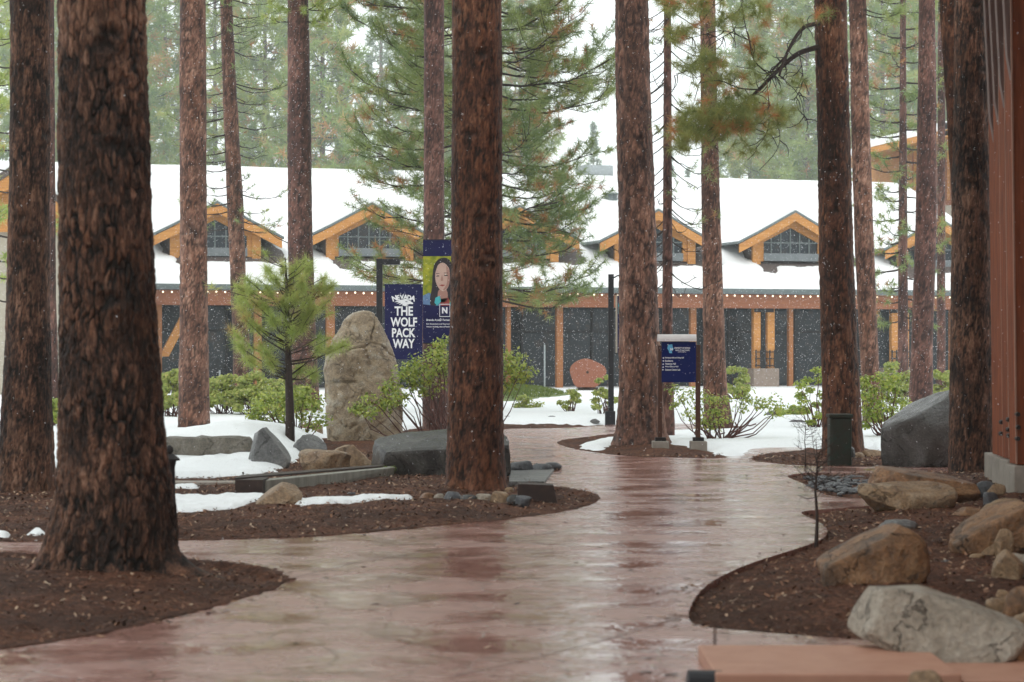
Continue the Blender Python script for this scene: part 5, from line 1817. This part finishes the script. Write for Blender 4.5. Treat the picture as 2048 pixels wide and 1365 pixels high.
# ring of flat stones round the central trunk
ring = [(838, 868, 986, 1003, 'rock_orange'), (862, 890, 988, 1002, 'rock_pale'), (884, 922, 984, 1003, 'rock_slate'), (918, 955, 990, 1006, 'rock_black'), (950, 985, 988, 1006, 'rock_pale'), (980, 1020, 983, 1008, 'rock_tan'), (1012, 1045, 990, 1012, 'rock_black'), (1030, 1064, 992, 1014, 'rock_slate'), (1008, 1030, 975, 990, 'rock_tan')]
where = ['leftmost', 'second from left, pale', 'third from left, bluish', 'fourth from left, black', 'middle, pale', 'largest, tan', 'dark, right part', 'rightmost, bluish', 'small tan, tucked behind']
for i, (a, b_, c_, e_, mt) in enumerate(ring):
    rock('flat stone in the ring round the central trunk, ' + where[i], a, b_, c_, e_, mt, 70 + i, .7, 5, 3, name='flat_stone', group='stone ring round the central trunk')
for i, (a, b_, c_, e_, lb) in enumerate(((1015, 1066, 922, 945, 'thicker one at left'), (1060, 1105, 928, 944, 'middle one'), (1085, 1124, 925, 941, 'thin one at right'))):
    rock('flat slate beside the path right of the central trunk, ' + lb, a, b_, c_, e_, 'rock_slate', 90 + i, .7, 5, 3, name='flat_stone', group='slates beside the path')
# pebbles of the dry stream
pl = world_poly([(1605, 958), (1660, 958), (1760, 955), (1790, 992), (1700, 992), (1635, 982)], 3)
rg = np.random.default_rng(88)
cnt = 0
peb = []
bmi = bmesh.new(); bmesh.ops.create_icosphere(bmi, subdivisions=1, radius=1)
iv = np.array([v.co[:] for v in bmi.verts]); ifc = np.array([[v.index for v in f.verts] for f in bmi.faces]); bmi.free()
VV, FF = [], []
while cnt < 260:
    x_, y_ = rg.uniform(pl[:, 0].min(), pl[:, 0].max()), rg.uniform(pl[:, 1].min(), pl[:, 1].max())
    if sdf_poly(np.array([x_]), np.array([y_]), pl)[0] < .03: continue
    s_ = rg.uniform(.03, .085)
    a = rg.uniform(0, 6.28)
    v_ = iv * np.array([s_, s_ * rg.uniform(.5, .9), s_ * .35]) * (1 + .15 * rg.normal(0, 1, (len(iv), 1)))
    v_ = v_ @ np.array([[math.cos(a), math.sin(a), 0], [-math.sin(a), math.cos(a), 0], [0, 0, 1]])
    VV.append(v_ + np.array([x_, y_, .0 + rg.uniform(0, .03)])); FF.append(ifc + cnt * len(iv)); cnt += 1
o = mesh_np('pebbles', np.concatenate(VV), np.concatenate(FF), M['rock_slate'], smooth=False)
tag(o, 'bluish pebbles of the dry stream bed by the right path edge', kind='stuff')

# snow cap lying on the long rock
d_ = dist_of(928)
pc = P(415, 880, d_)
xs = np.linspace(-.9, 1.0, 60); ys = np.linspace(-.42, 1.2, 50)
X, Y = np.meshgrid(xs, ys); X, Y = X.ravel(), Y.ravel()
Q = np.stack([X, Y, X * 0], 1)
e = np.minimum(np.minimum(X + .9, .85 - X) * 1.2, Y + .34 + .1 * fbm(Q * 4, 2, 3)) + .06 * fbm(Q * 3, 3, 4)
hgt = np.sqrt(np.clip(e, 0, .35) / .35) * .17 - .05 + .03 * fbm(Q * 3, 3, 6)
Z = .24 + hgt + .05 * X * 0
Z = np.where(e < 0, .17, Z)
idx = np.arange(3000).reshape(50, 60)
q = np.stack([idx[:-1, :-1], idx[:-1, 1:], idx[1:, 1:], idx[1:, :-1]], -1).reshape(-1, 4)
q = q[e[q].max(1) > 0]
V = np.stack([X + pc.x, Y + d_ + .1, Z], 1)
o = mesh_np('snow_cap', V, q, M['snow'], smooth=True)
tag(o, 'thick snow cap on the long low rock at left', 'snow')

# the standing stone
d_ = 37.6
pb = P(724, 892, d_)
lev = [(900, 648, 803), (870, 650, 803), (830, 648, 803), (790, 647, 801), (760, 646, 799), (735, 647, 796), (712, 651, 789), (690, 658, 781), (670, 668, 772), (655, 677, 764), (642, 684, 756), (632, 692, 750), (625, 703, 743), (621.5, 715, 734)]
zs = np.array([H + (HY - l[0]) / F * d_ for l in lev]); cxs = np.array([((l[1] + l[2]) / 2 - 1024) / F * d_ - pb.x for l in lev]); rs = np.array([(l[2] - l[1]) / 2 / F * d_ for l in lev])
nr, ns = 130, 110
zz = np.interp(np.linspace(0, 1, nr), np.linspace(0, 1, len(zs)), zs)
cxx = np.interp(zz, zs, cxs); rr = np.interp(zz, zs, rs)
th = np.linspace(0, 2 * np.pi, ns, endpoint=False)
ZZ, TT = np.meshgrid(zz, th, indexing='ij')
ux = np.sign(np.cos(TT)) * np.abs(np.cos(TT)) ** .85; uy = np.sign(np.sin(TT)) * np.abs(np.sin(TT)) ** .85
R0 = np.repeat(rr[:, None], ns, 1)
Q = np.stack([(ux * R0).ravel(), (uy * R0 * .7).ravel(), ZZ.ravel()], 1)
F1, F2, cid = worley(Q * np.array([1.7, 1.7, 1.3]) + .3 * np.stack([fbm(Q * 2, 2, 1)] * 3, 1), 61)
crack = np.exp(-((F2 - F1) / .035) ** 2)
dsp = .05 * fbm(Q * 2.2, 4, 62) + .035 * (cid - .5) - .05 * crack + .02 * fbm(Q * 12, 3, 63)
hollow = np.exp(-((Q[:, 0] - .05) / .28) ** 2 - ((Q[:, 2] - 1.15) / .28) ** 2) * .09
R1 = R0 * 1.0 + dsp.reshape(R0.shape) * np.clip(R0 / .3, 0, 1)
X = cxx[:, None] + ux * R1
Y = uy * (R0 * .7 + dsp.reshape(R0.shape)) + hollow.reshape(R0.shape) * (uy < 0)
V = np.stack([X, Y, ZZ], -1).reshape(-1, 3)
idx = np.arange(nr * ns).reshape(nr, ns); nxt = np.roll(idx, -1, 1)
q = np.stack([idx[:-1], nxt[:-1], nxt[1:], idx[1:]], -1).reshape(-1, 4)
top_c = len(V)
V = np.vstack([V, [cxx[-1], 0, zz[-1] + .01]])
capf = np.stack([idx[-1], nxt[-1], np.full(ns, top_c)], -1)
o = mesh_np('standing_stone', V, [q, capf], M['rock_stand'], smooth=True)
o.location = (pb.x, d_ + .4, 0)
tag(o, 'tall rounded tan standing stone with cracked face, behind the boulders', 'standing stone')

# ------------------------------------------------------------------ low walls, kerbs, slab
wl = thing('concrete_wall', 'low concrete wall with dark rusted end and mossy right tip', 'wall', (0, 0, 0))
a0 = G(470, 995); a1 = G(522, 993); b1 = G(782, 960)
h_ = .19
bw0 = Vector((a0.x, a0.y, 0))
MB().box(a0.x, a1.x + .04, a0.y, a0.y + .5, -.05, h_).build('rusted_end', M['corten'], wl, bevel=.006)
MB().hexa([(a1.x + .043, a1.y + .03, -.05), (b1.x, b1.y, -.05), (b1.x, b1.y + .35, -.05), (a1.x + .043, a1.y + .45, -.05),
           (a1.x + .043, a1.y + .03, h_ - .02), (b1.x + .05, b1.y, h_ * .8), (b1.x, b1.y + .35, h_ * .8), (a1.x + .043, a1.y + .45, h_ - .02)]).build('wall_body', M['concrete_stain'], wl, bevel=.006)
MB().hexa([(a0.x, a0.y - .01, h_ + .002), (b1.x - .1, b1.y - .02, h_ * .8 + .002), (b1.x - .1, b1.y + .4, h_ * .8 + .002), (a0.x, a0.y + .55, h_ + .002),
           (a0.x, a0.y - .01, h_ + .02), (b1.x - .1, b1.y - .02, h_ * .8 + .02), (b1.x - .1, b1.y + .4, h_ * .8 + .02), (a0.x, a0.y + .55, h_ + .02)]).build('coping', M['corten'], wl)
rg = np.random.default_rng(3)
V, Fn, ti = needles(np.stack([rg.uniform(b1.x - .25, b1.x + .06, 60), rg.uniform(b1.y - .03, b1.y + .1, 60), rg.uniform(h_ * .5, h_ * .85, 60)], 1), np.tile([[0, -.3, 1.0]], (60, 1)), 12, .03, .01, .7, rg.random(60), rg)
o = mesh_np('moss', V, Fn, M['grass'], wl, attrs={'tint': ti}); o['kind'] = 'stuff'
k0 = G(60, 978); k1 = G(468, 978)
o = MB().box(k0.x, k1.x, k0.y, k0.y + .35, -.1, .075).build('concrete_kerb', M['concrete'], bevel=.01)
tag(o, 'grey concrete kerb running left from the low wall', 'kerb')
a = G(1034, 1004); b_ = G(1112, 1002)
o = MB().hexa([(a.x, a.y, -.05), (b_.x + .02, a.y, -.05), (b_.x + .02, a.y + .3, -.05), (a.x, a.y + .3, -.05), (a.x + .01, a.y, .19), (b_.x - .03, a.y, .175), (b_.x - .03, a.y + .3, .175), (a.x + .01, a.y + .3, .19)]).build('steel_box', M['corten'], bevel=.008)
tag(o, 'small dark box standing right of the ringed central trunk', 'box')
a = G(1018, 968); b_ = G(1100, 940)
o = MB().hexa([(a.x, a.y, -.05), (b_.x - .12, a.y, -.05), (b_.x + .05, b_.y - .3, -.05), (a.x, b_.y - .3, -.05), (a.x, a.y, .03), (b_.x - .12, a.y, .03), (b_.x + .05, b_.y - .3, .03), (a.x, b_.y - .3, .03)]).build('stone_slab', M['rock_grey'], bevel=.01)
tag(o, 'flat bluish stone slab between the dark box and the slates', 'slab')
# salmon slab bottom right
fa, fb = G(1432, 1348, .07), G(1924, 1348, .07)
o = MB().box(fa.x, fb.x, fa.y, G(0, 1290, .07).y, -.25, .07).build('concrete_step', M['salmon'], bevel=.012)
tag(o, 'smooth salmon coloured concrete step at the bottom right', 'step')
o = MB().box(fb.x + .03, fb.x + 2.5, fa.y + .1, G(0, 1300).y - .1, -.3, .02).build('concrete_step', M['salmon'], bevel=.012)
tag(o, 'lower salmon concrete step cut off by the right bottom corner', 'step')
lt = thing('ground_light', 'black ground spotlight cut off by the bottom edge', 'light', (G(1400, 1372).x, G(1400, 1372).y, -0.05))
MB().tube([(0, 0, 0.0), (0, 0, .05)], .05, 12).build('base', M['lamp_black'], lt)
MB().tube([(-.06, 0, .075), (.10, .01, .06)], [.05, .062], 14).build('housing', M['lamp_black'], lt)
MB().tube([(.10, .01, .06), (.105, .01, .06)], [.045, .045], 14).build('lens', M['metal_pale'], lt)

# ------------------------------------------------------------------ lamp posts, banners, signs
def text_into(body, size, bold=0.0, sx=1.0, align='CENTER', spacing=1.0, res=3, shear=0):
    cu = bpy.data.curves.new('txt', 'FONT')
    cu.body = body
    cu.size = size
    cu.offset = bold
    cu.align_x = align
    cu.space_character = spacing
    cu.resolution_u = res
    cu.shear = shear
    ob = bpy.data.objects.new('txt', cu)
    me = bpy.data.meshes.new_from_object(ob)
    V = np.array([v.co[:] for v in me.vertices]).reshape(-1, 3)
    Fs = [tuple(p.vertices) for p in me.polygons]
    bpy.data.objects.remove(ob)
    bpy.data.curves.remove(cu)
    bpy.data.meshes.remove(me)
    V[:, 0] *= sx
    return V, Fs


def add_text(mb, body, x, z, height, y=0.0, bold=0.0, sx=1.0, align='CENTER', width=None, spacing=1.0):
    V, Fs = text_into(body, 1.0, bold, 1.0, align, spacing)
    hgt = V[:, 1].max() - V[:, 1].min()
    k = height / hgt
    w0 = V[:, 0].max() - V[:, 0].min()
    kx = k * sx if width is None else width / w0
    if align == 'CENTER': V[:, 0] -= (V[:, 0].max() + V[:, 0].min()) / 2
    else: V[:, 0] -= V[:, 0].min()
    V[:, 1] -= V[:, 1].min()
    mb.add([(x + v[0] * kx, y, z + v[1] * k) for v in V], Fs)


def px_frame(d):
    """local helpers for something flat facing the camera at distance d: px -> x, py -> z"""
    return (lambda x_: (x_ - 1024) / F * d), (lambda y_: H + (HY - y_) / F * d)


def flatpoly(pts, y, name, mat, parent, fx, fz, closed_smooth=0):
    if closed_smooth: pts = [tuple(p) for p in smooth_line(pts, closed_smooth)]
    mb = MB()
    vv = [(fx(a), y, fz(b_)) for a, b_ in pts]
    fs = [tuple(t_) for t_ in tessellate_polygon([[Vector(v) for v in vv]])]
    mb.add(vv, fs)
    return mb.build(name, mat, parent)


# post with the slogan banner
d_ = 47.0
fx, fz = px_frame(d_)
lp1 = thing('lamp_post', 'dark lamp post with short arm, left of the slogan banner', 'lamp post', (fx(759), d_, 0))
X0 = fx(759)
MB().box(fx(753) - X0, fx(765) - X0, -.06, .06, 0, fz(518)).build('post', M['lamp_black'], lp1, bevel=.006)
MB().box(fx(766) - X0, fx(800) - X0, -.14, .14, fz(530), fz(519)).build('lamp_head', M['lamp_black'], lp1, bevel=.006)
MB().box(fx(766) - X0, fx(846) - X0, -.015, .015, fz(572), fz(570)).build('banner_arm', M['lamp_black'], lp1)
MB().box(-.16, .16, -.16, .16, -.05, .2).build('footing', M['lamp_black'], lp1)
bn = thing('slogan_banner', 'navy banner with white wolf head and bold slogan text, beside the standing stone', 'banner', (fx(808), d_ - .05, fz(643)))
ox, oz = fx(808), fz(643)
gx_ = lambda a: fx(a) - ox
gz_ = lambda b_: fz(b_) - oz
cb_ = []
nxg, nyg = 12, 20
V = []; Fq = []
for j in range(nyg + 1):
    for i in range(nxg + 1):
        u, v_ = i / nxg, j / nyg
        V.append((gx_(770 + 76 * u), .025 * math.sin(u * 5 + v_ * 2) * .4 - .03, gz_(569 + 150 * v_)))
for j in range(nyg):
    for i in range(nxg):
        a = j * (nxg + 1) + i
        Fq.append((a, a + 1, a + nxg + 2, a + nxg + 1))
mb = MB(); mb.add(V, Fq); cloth = mb.build('cloth', M['navy'], bn, smooth=True)
YT = -.055
mb = MB()
for wd_, yb, hpx, wpx in (('THE', 632, 18.6, 37), ('WOLF', 654, 18.8, 53), ('PACK', 675.3, 18.6, 47), ('WAY', 697, 18.8, 44)):
    add_text(mb, wd_, gx_(808), gz_(yb), hpx / F * d_, YT, .03, width=wpx / F * d_)
mb.build('lettering', M['white_print'], bn)
mb = MB()
V, Fs = None, None
word = 'NEVADA'
for i, ch in enumerate(word):
    V, Fs = text_into(ch, 1.0, .045)
    V[:, 0] -= (V[:, 0].max() + V[:, 0].min()) / 2
    k = (8.5 + (i in (0, 5)) * 1.5) / F * d_ / .7
    u = (i - 2.5) / 2.5
    ang = -u * .3
    cxp, cyp = 808 + u * 17.0, 598.5 + 3.5 * u * u
    for v in V:
        x_, z_ = v[0] * k * .95, v[1] * k
        v[0], v[1] = x_ * math.cos(ang) - z_ * math.sin(ang), x_ * math.sin(ang) + z_ * math.cos(ang)
    mb.add([(gx_(cxp) + v[0], YT, gz_(cyp) + v[1]) for v in V], Fs)
mb.build('arched_name', M['white_print'], bn)
wolf = [(789, 605), (797, 601), (808, 599.5), (814, 597.5), (815, 600), (820, 602), (827, 607), (826, 609), (820, 608.5), (814, 610), (818, 611), (811, 613), (804, 611), (807, 608), (798, 611), (803, 606.5), (793, 608), (799, 604.5)]
flatpoly(wolf, YT, 'wolf_emblem', M['white_print'], bn, gx_, gz_)
flatpoly([(811, 603), (817, 604.3), (812, 605)], YT - .004, 'emblem_eye', M['navy'], bn, gx_, gz_)

# portrait banner on a post hidden by the central trunk
d_ = 42.0
fx, fz = px_frame(d_)
lp2 = thing('lamp_post', 'dark banner post mostly hidden behind the central trunk', 'lamp post', (fx(935), d_ + .05, 0))
X0 = fx(935)
MB().box(-.06, .06, -.06, .06, 0, fz(430)).build('post', M['lamp_black'], lp2)
MB().box(-.16, .16, -.16, .16, -.05, .2).build('footing', M['lamp_black'], lp2)
MB().box(fx(846) - X0, -.06, -.02, .02, fz(481), fz(479)).build('banner_arm', M['lamp_black'], lp2)
MB().box(fx(846) - X0, -.06, -.02, .02, fz(688), fz(686)).build('banner_arm', M['lamp_black'], lp2)
pbn = thing('portrait_banner', 'tall navy banner with printed portrait of a dark haired woman, left of the central trunk', 'banner', (fx(888), d_, fz(583)))
ox, oz = fx(888), fz(583)
MB().box(gx_(846), gx_(930), -.01, .01, gz_(686), gz_(481)).build('cloth', M['navy'], pbn)
y0 = -.014
flatpoly([(846, 513), (930, 513), (930, 618), (846, 618)], y0, 'printed_background', M['foliage_print'], pbn, gx_, gz_)
flatpoly([(846, 592), (858, 586), (872, 594), (880, 604), (900, 610), (930, 600), (930, 630), (846, 630)], y0 - .003, 'printed_jacket', M['denim'], pbn, gx_, gz_)
flatpoly([(886, 516), (876, 520), (868, 532), (865, 552), (864, 575), (860, 598), (862, 612), (874, 610), (882, 596), (896, 596), (905, 610), (916, 606), (912, 575), (908, 545), (902, 525), (894, 517)], y0 - .006, 'printed_hair', M['hair'], pbn, gx_, gz_, 3)
flatpoly([(878, 580), (893, 580), (895, 598), (886, 606), (876, 597)], y0 - .009, 'printed_neck', M['skin2'], pbn, gx_, gz_, 3)
flatpoly([(885, 526), (876, 531), (871, 545), (871, 560), (875, 573), (883, 582), (890, 582), (897, 573), (900, 558), (899, 542), (895, 531)], y0 - .012, 'printed_face', M['skin'], pbn, gx_, gz_, 3)
mb = MB()
for e_ in ((872.5, 878.5, 551.5, 553.5), (888.5, 895.5, 550.5, 552.5), (872, 879, 547, 548), (888, 896, 546, 547)):
    mb.add([(gx_(e_[0]), y0 - .015, gz_(e_[2])), (gx_(e_[1]), y0 - .015, gz_(e_[2])), (gx_(e_[1]), y0 - .015, gz_(e_[3])), (gx_(e_[0]), y0 - .015, gz_(e_[3]))], [(0, 1, 2, 3)])
mb.build('printed_eyes', M['hair'], pbn)
flatpoly([(878, 571), (884, 569.5), (891, 570.5), (885, 573.5)], y0 - .015, 'printed_mouth', M['maroon'], pbn, gx_, gz_)
flatpoly([(881, 561), (884, 550), (887, 561), (884, 563)], y0 - .015, 'printed_nose', M['skin2'], pbn, gx_, gz_)
flatpoly([(893, 532), (899, 543), (900, 558), (897, 572), (890, 581), (886, 580), (893, 570), (895, 556), (893, 543)], y0 - .0135, 'printed_shadow', M['skin2'], pbn, gx_, gz_, 2)
flatpoly([(885, 525), (876, 530), (871, 545), (870, 536), (876, 524), (886, 520), (896, 526), (899, 538), (893, 530)], y0 - .014, 'printed_hairline', M['hair'], pbn, gx_, gz_, 2)
flatpoly([(878, 599), (897, 596), (902, 618), (884, 618)], y0 - .009, 'printed_shirt', M['maroon'], pbn, gx_, gz_)
flatpoly([(871, 596), (880, 592), (882, 604), (874, 612), (869, 606)], y0 - .010, 'printed_collar', M['teal'], pbn, gx_, gz_)
flatpoly([(899, 606), (905, 602), (905, 626), (901, 628)], y0 - .010, 'printed_collar', M['teal'], pbn, gx_, gz_)
flatpoly([(846, 609), (870, 612), (930, 612), (930, 634), (846, 634)], y0 - .012, 'printed_panel', M['navy'], pbn, gx_, gz_)
mb = MB()
for (a, b_, c_, e_) in ((879, 900, 608.5, 609.6), (879, 900, 633, 634.2), (879, 880, 608.5, 634), (899.2, 900.2, 608.5, 634)):
    mb.add([(gx_(a), y0 - .016, gz_(e_)), (gx_(b_), y0 - .016, gz_(e_)), (gx_(b_), y0 - .016, gz_(c_)), (gx_(a), y0 - .016, gz_(c_))], [(0, 1, 2, 3)])
add_text(mb, 'N', gx_(889.5), gz_(627.5), 12.5 / F * d_, y0 - .016, .05, width=11 / F * d_)
mb.build('block_letter_logo', M['white_print'], pbn)
mb = MB()
add_text(mb, 'Brenda Aguilar Fernandez', gx_(853), gz_(643.5), 5.2 / F * d_, y0 - .002, .02, align='LEFT', width=54 / F * d_)
mb.build('text_line', M['white_print'], pbn)
mb = MB()
add_text(mb, 'B.S. Kinesiology and Neuroscience', gx_(853), gz_(650.5), 3.6 / F * d_, y0 - .002, .02, align='LEFT', width=54 / F * d_)
mb.build('text_line', M['white_print'], pbn)
mb = MB()
add_text(mb, 'Honors student, class of Psychology', gx_(853), gz_(656), 3.6 / F * d_, y0 - .002, .02, align='LEFT', width=54 / F * d_)
mb.build('text_line', M['white_print'], pbn)

# right lamp post with edge-on banner
d_ = 48.5
fx, fz = px_frame(d_)
X0 = fx(1222)
lp3 = thing('lamp_post', 'slim black lamp post standing in snow left of the stout trunk', 'lamp post', (X0, d_, 0))
MB().box(-.06, .06, -.06, .06, 0, fz(549)).build('post', M['lamp_black'], lp3, bevel=.006)
MB().box(-.13, .09, -.12, .12, -.05, .26).build('footing', M['lamp_black'], lp3, bevel=.01)
MB().tube([(.06, 0, fz(556)), (.14, 0, fz(552)), (.3, 0, fz(550))], .018, 6).build('lamp_arm', M['lamp_black'], lp3)
MB().box(.07, .7, -.012, .012, fz(590), fz(588)).build('banner_arm', M['lamp_black'], lp3)
MB().box(.07, .7, -.012, .012, fz(709), fz(707)).build('banner_arm', M['lamp_black'], lp3)
b3 = thing('banner', 'navy and tan banner peeking out from behind the stout trunk', 'banner', (X0, d_, 0))
MB().box(.1, .14, -.004, .004, fz(706), fz(591)).build('tan_edge', M['beige'], b3)
MB().box(.141, .72, -.004, .004, fz(706), fz(591)).build('cloth', M['navy'], b3)
MB().box(.16, .2, -.009, -.005, fz(628), fz(606)).build('teal_print', M['teal'], b3)

# directory sign
d_ = 35.2
fx, fz = px_frame(d_)
X0 = fx(1357)
sg = thing('directory_sign', 'dark blue directory sign with silver cap on two rusty posts', 'sign', (X0, d_, 0))
rot = 0.0
lx_ = lambda a: fx(a) - X0
MB().box(lx_(1316), lx_(1324.5), 0, .07, 0.1, fz(692)).build('post', M['rust_post'], sg, bevel=.004)
MB().box(lx_(1391.5), lx_(1401), 0, .07, 0.1, fz(690)).build('post', M['rust_post'], sg, bevel=.004)
for a in (1321, 1397):
    MB().box(lx_(a) - .13, lx_(a) + .13, -.12, .2, -.05, .15).build('footing', M['concrete'], sg, bevel=.012)
    MB().box(lx_(a) - .085, lx_(a) + .085, -.04, .12, .15, .21).build('post_shoe', M['steel_dark'], sg, bevel=.004)
MB().box(lx_(1323), lx_(1391.5), -.05, -.012, fz(765), fz(684)).build('panel', M['navy_sign'], sg, bevel=.003)
ring_ = [(math.cos(t_) * .11, math.sin(t_) * .055) for t_ in np.linspace(0, math.pi, 9)]
cz_ = fz(683)
V = [(lx_(1315), -.0 + a, cz_ + b_ * 2) for a, b_ in ring_] + [(lx_(1392), -.0 + a, cz_ + b_ * 2) for a, b_ in ring_]
mb = MB(); mb.add(V, [(i, i + 1, 9 + i + 1, 9 + i) for i in range(8)] + [tuple(range(9)), tuple(reversed(range(9, 18))), (0, 9, 17, 8)])
mb.build('cap', M['silver'], sg, smooth=False)
yy = -.054
mb = MB()
for i, (tx, wp) in enumerate((('Residence Hall and Dining Hall', 37), ('Bookstore', 15.5), ('Patterson Hall', 21), ('Prim Library Hall', 26), ('Science Center Lab', 30))):
    py = 718 + i * 5.9
    mb = MB()
    add_text(mb, tx, lx_(1330), fz(py), 3.6 / F * d_, yy, .03, align='LEFT', width=wp / F * d_)
    a = 1325.3
    ang = [(-1, 0), (-1, 0), (0, 1), (0, 1), (1, 0)][i]
    c0_, c1_ = lx_(a + .6), fz(py - 1.6)
    s_ = .014
    if ang[0]: mb.add([(c0_ + s_ * ang[0], yy, c1_), (c0_ - s_ * ang[0], yy, c1_ + s_), (c0_ - s_ * ang[0], yy, c1_ - s_)], [(0, 1, 2)])
    else: mb.add([(c0_, yy, c1_ + s_), (c0_ - s_, yy, c1_ - s_), (c0_ + s_, yy, c1_ - s_)], [(0, 1, 2)])
    mb.build('text_line', M['white_print'], sg)
mb = MB()
add_text(mb, 'UNIVERSITY OF NEVADA', lx_(1348), fz(698.2), 3.4 / F * d_, yy, .03, align='LEFT', width=32 / F * d_)
add_text(mb, 'RENO AT LAKE TAHOE', lx_(1350.5), fz(702.4), 2.8 / F * d_, yy, .03, align='LEFT', width=28 / F * d_)
add_text(mb, 'LAKE CAMPUS', lx_(1355.5), fz(705.2), 1.7 / F * d_, yy, .03, align='LEFT', width=16 / F * d_)
mb.build('lettering', M['white_print'], sg)
flatpoly([(1336, 690), (1344, 689), (1345, 695), (1347, 699), (1343, 702), (1344, 707), (1338, 706.5), (1337, 702), (1334, 697)], yy, 'state_outline_logo', M['cyan_print'], sg, lx_, fz)
mb = MB(); add_text(mb, 'N', lx_(1342.5), fz(701.5), 5 / F * d_, yy - .004, .04)
mb.build('logo_letter', M['white_print'], sg)

# green utility box at the foot of the boughs trunk
d_ = 30.8
fx, fz = px_frame(d_)
X0 = fx(1682)
gb_ = thing('utility_box', 'dark green metal utility box before the trunk with boughs', 'utility box', (X0, d_, 0))
MB().box(fx(1660) - X0, fx(1704) - X0, 0, .3, -.03, fz(836)).build('body', M['bin_green'], gb_, bevel=.03)
MB().box(fx(1658) - X0, fx(1706) - X0, -.02, .32, fz(836), fz(829)).build('lid', M['bin_green'], gb_, bevel=.01)
o = rock('round black stone leaning against the green utility box', 1686, 1712, 893, 924, 'rock_black', 64, .9, 2, 3)

# bollard light behind the thickest trunk
d_ = 19.0
fx, fz = px_frame(d_)
X0 = fx(339)
bl = thing('bollard_light', 'dark bollard light with flat cap and knob half hidden by the thickest trunk', 'bollard', (X0, d_, 0))
MB().tube([(0, 0, 0), (0, 0, .06), (0, 0, .07), (0, 0, fz(935)), (0, 0, fz(922))], [.075, .075, .055, .047, .06], 16).build('post', M['steel_dark'], bl, smooth=False)
MB().tube([(0, 0, fz(921.5)), (0, 0, fz(918)), (0, 0, fz(908))], [.088, .088, .035], 18).build('cap', M['steel_dark'], bl)
MB().tube([(0, 0, fz(908)), (0, 0, fz(903)), (0, 0, fz(896)), (0, 0, fz(891))], [.02, .034, .032, .01], 12).build('knob', M['steel_dark'], bl, smooth=True)

# round log slice sculpture and slim posts by the lodge
d_ = 82.0
fx, fz = px_frame(d_)
X0 = fx(1175)
lg = thing('log_slice', 'big round reddish log slice standing before the lodge glazing', 'log slice', (X0, d_, 0))
rg = np.random.default_rng(2)
ringp = []
for k in range(40):
    a = 2 * math.pi * k / 40
    rr_ = 1 + .05 * math.sin(3 * a + 1) + .03 * math.sin(5 * a)
    ringp.append((math.cos(a) * .66 * rr_, fz(748) + math.sin(a) * .56 * rr_))
MB().prism(ringp, lambda a, b_: (a, 0, b_), lambda a, b_: (a, .25, b_)).build('wood_face', M['log_slice'], lg)
MB().tube([(0, -.01, fz(745)), (0, .01, fz(745))], .05, 10).build('heart', M['wood_dark'], lg)
MB().box(-.4, .4, .0, .25, 0, fz(748) - .5).build('support', M['wood_dark'], lg)
for i, (px, y0_, lb) in enumerate(((1088, 690, 'right of the central trunk'), (340, 748, 'left of the straight reddish trunk'), (1634, 690, 'left of the trunk with boughs'), (450, 740, 'before the left glazing'))):
    o = MB().tube([(fx(px), 80.5, 0), (fx(px), 80.5, fz(y0_))], .03, 8).build('metal_post', M['metal_pale'])
    tag(o, 'slim pale metal post before the lodge, ' + lb, 'post', 'slim metal posts')

# ------------------------------------------------------------------ falling snow and haze
rg = np.random.default_rng(900)
NF = 110000
yv = 14 + 68 * rg.random(NF) ** .55
xv = rg.uniform(-1, 1, NF) * (yv * .27 + 1.5)
zv = rg.uniform(0.05, 1, NF) * (yv * .17 + 2.4)
cpos = np.stack([xv, yv, zv], 1)
s_ = ((.003 + .006 * rg.random(NF) ** 2) * (.3 + yv / 76))[:, None]
off = np.array([[1, 0, -.7], [-.5, .87, -.7], [-.5, -.87, -.7], [0, 0, 1.2]])
rot_ = rg.normal(0, .4, (NF, 4, 3))
V = (cpos[:, None, :] + (off[None] + rot_) * s_[:, None, :]).reshape(-1, 3)
b_ = np.arange(NF)[:, None] * 4
Fc = np.concatenate([b_ + np.array([0, 1, 3]), b_ + np.array([1, 2, 3]), b_ + np.array([2, 0, 3])])
o = mesh_np('falling_snow', V, Fc, M['flake'])
tag(o, 'fine snowflakes falling through the whole scene', kind='stuff')

hz = MB().box(-190, 190, -11, 480, -1.2, 112).build('haze', None)
m = bpy.data.materials.new('haze')
m.use_nodes = True
t = m.node_tree
t.nodes.clear()
out = t.nodes.new('ShaderNodeOutputMaterial')
pv = t.nodes.new('ShaderNodeVolumePrincipled')
pv.inputs['Color'].default_value = (.93, .97, .98, 1)
pv.inputs['Density'].default_value = 0.0006
pv.inputs['Anisotropy'].default_value = 0.0
t.links.new(pv.outputs[0], out.inputs['Volume'])
hz.data.materials.append(m)
tag(hz, 'thin snowy haze in the air', kind='stuff')
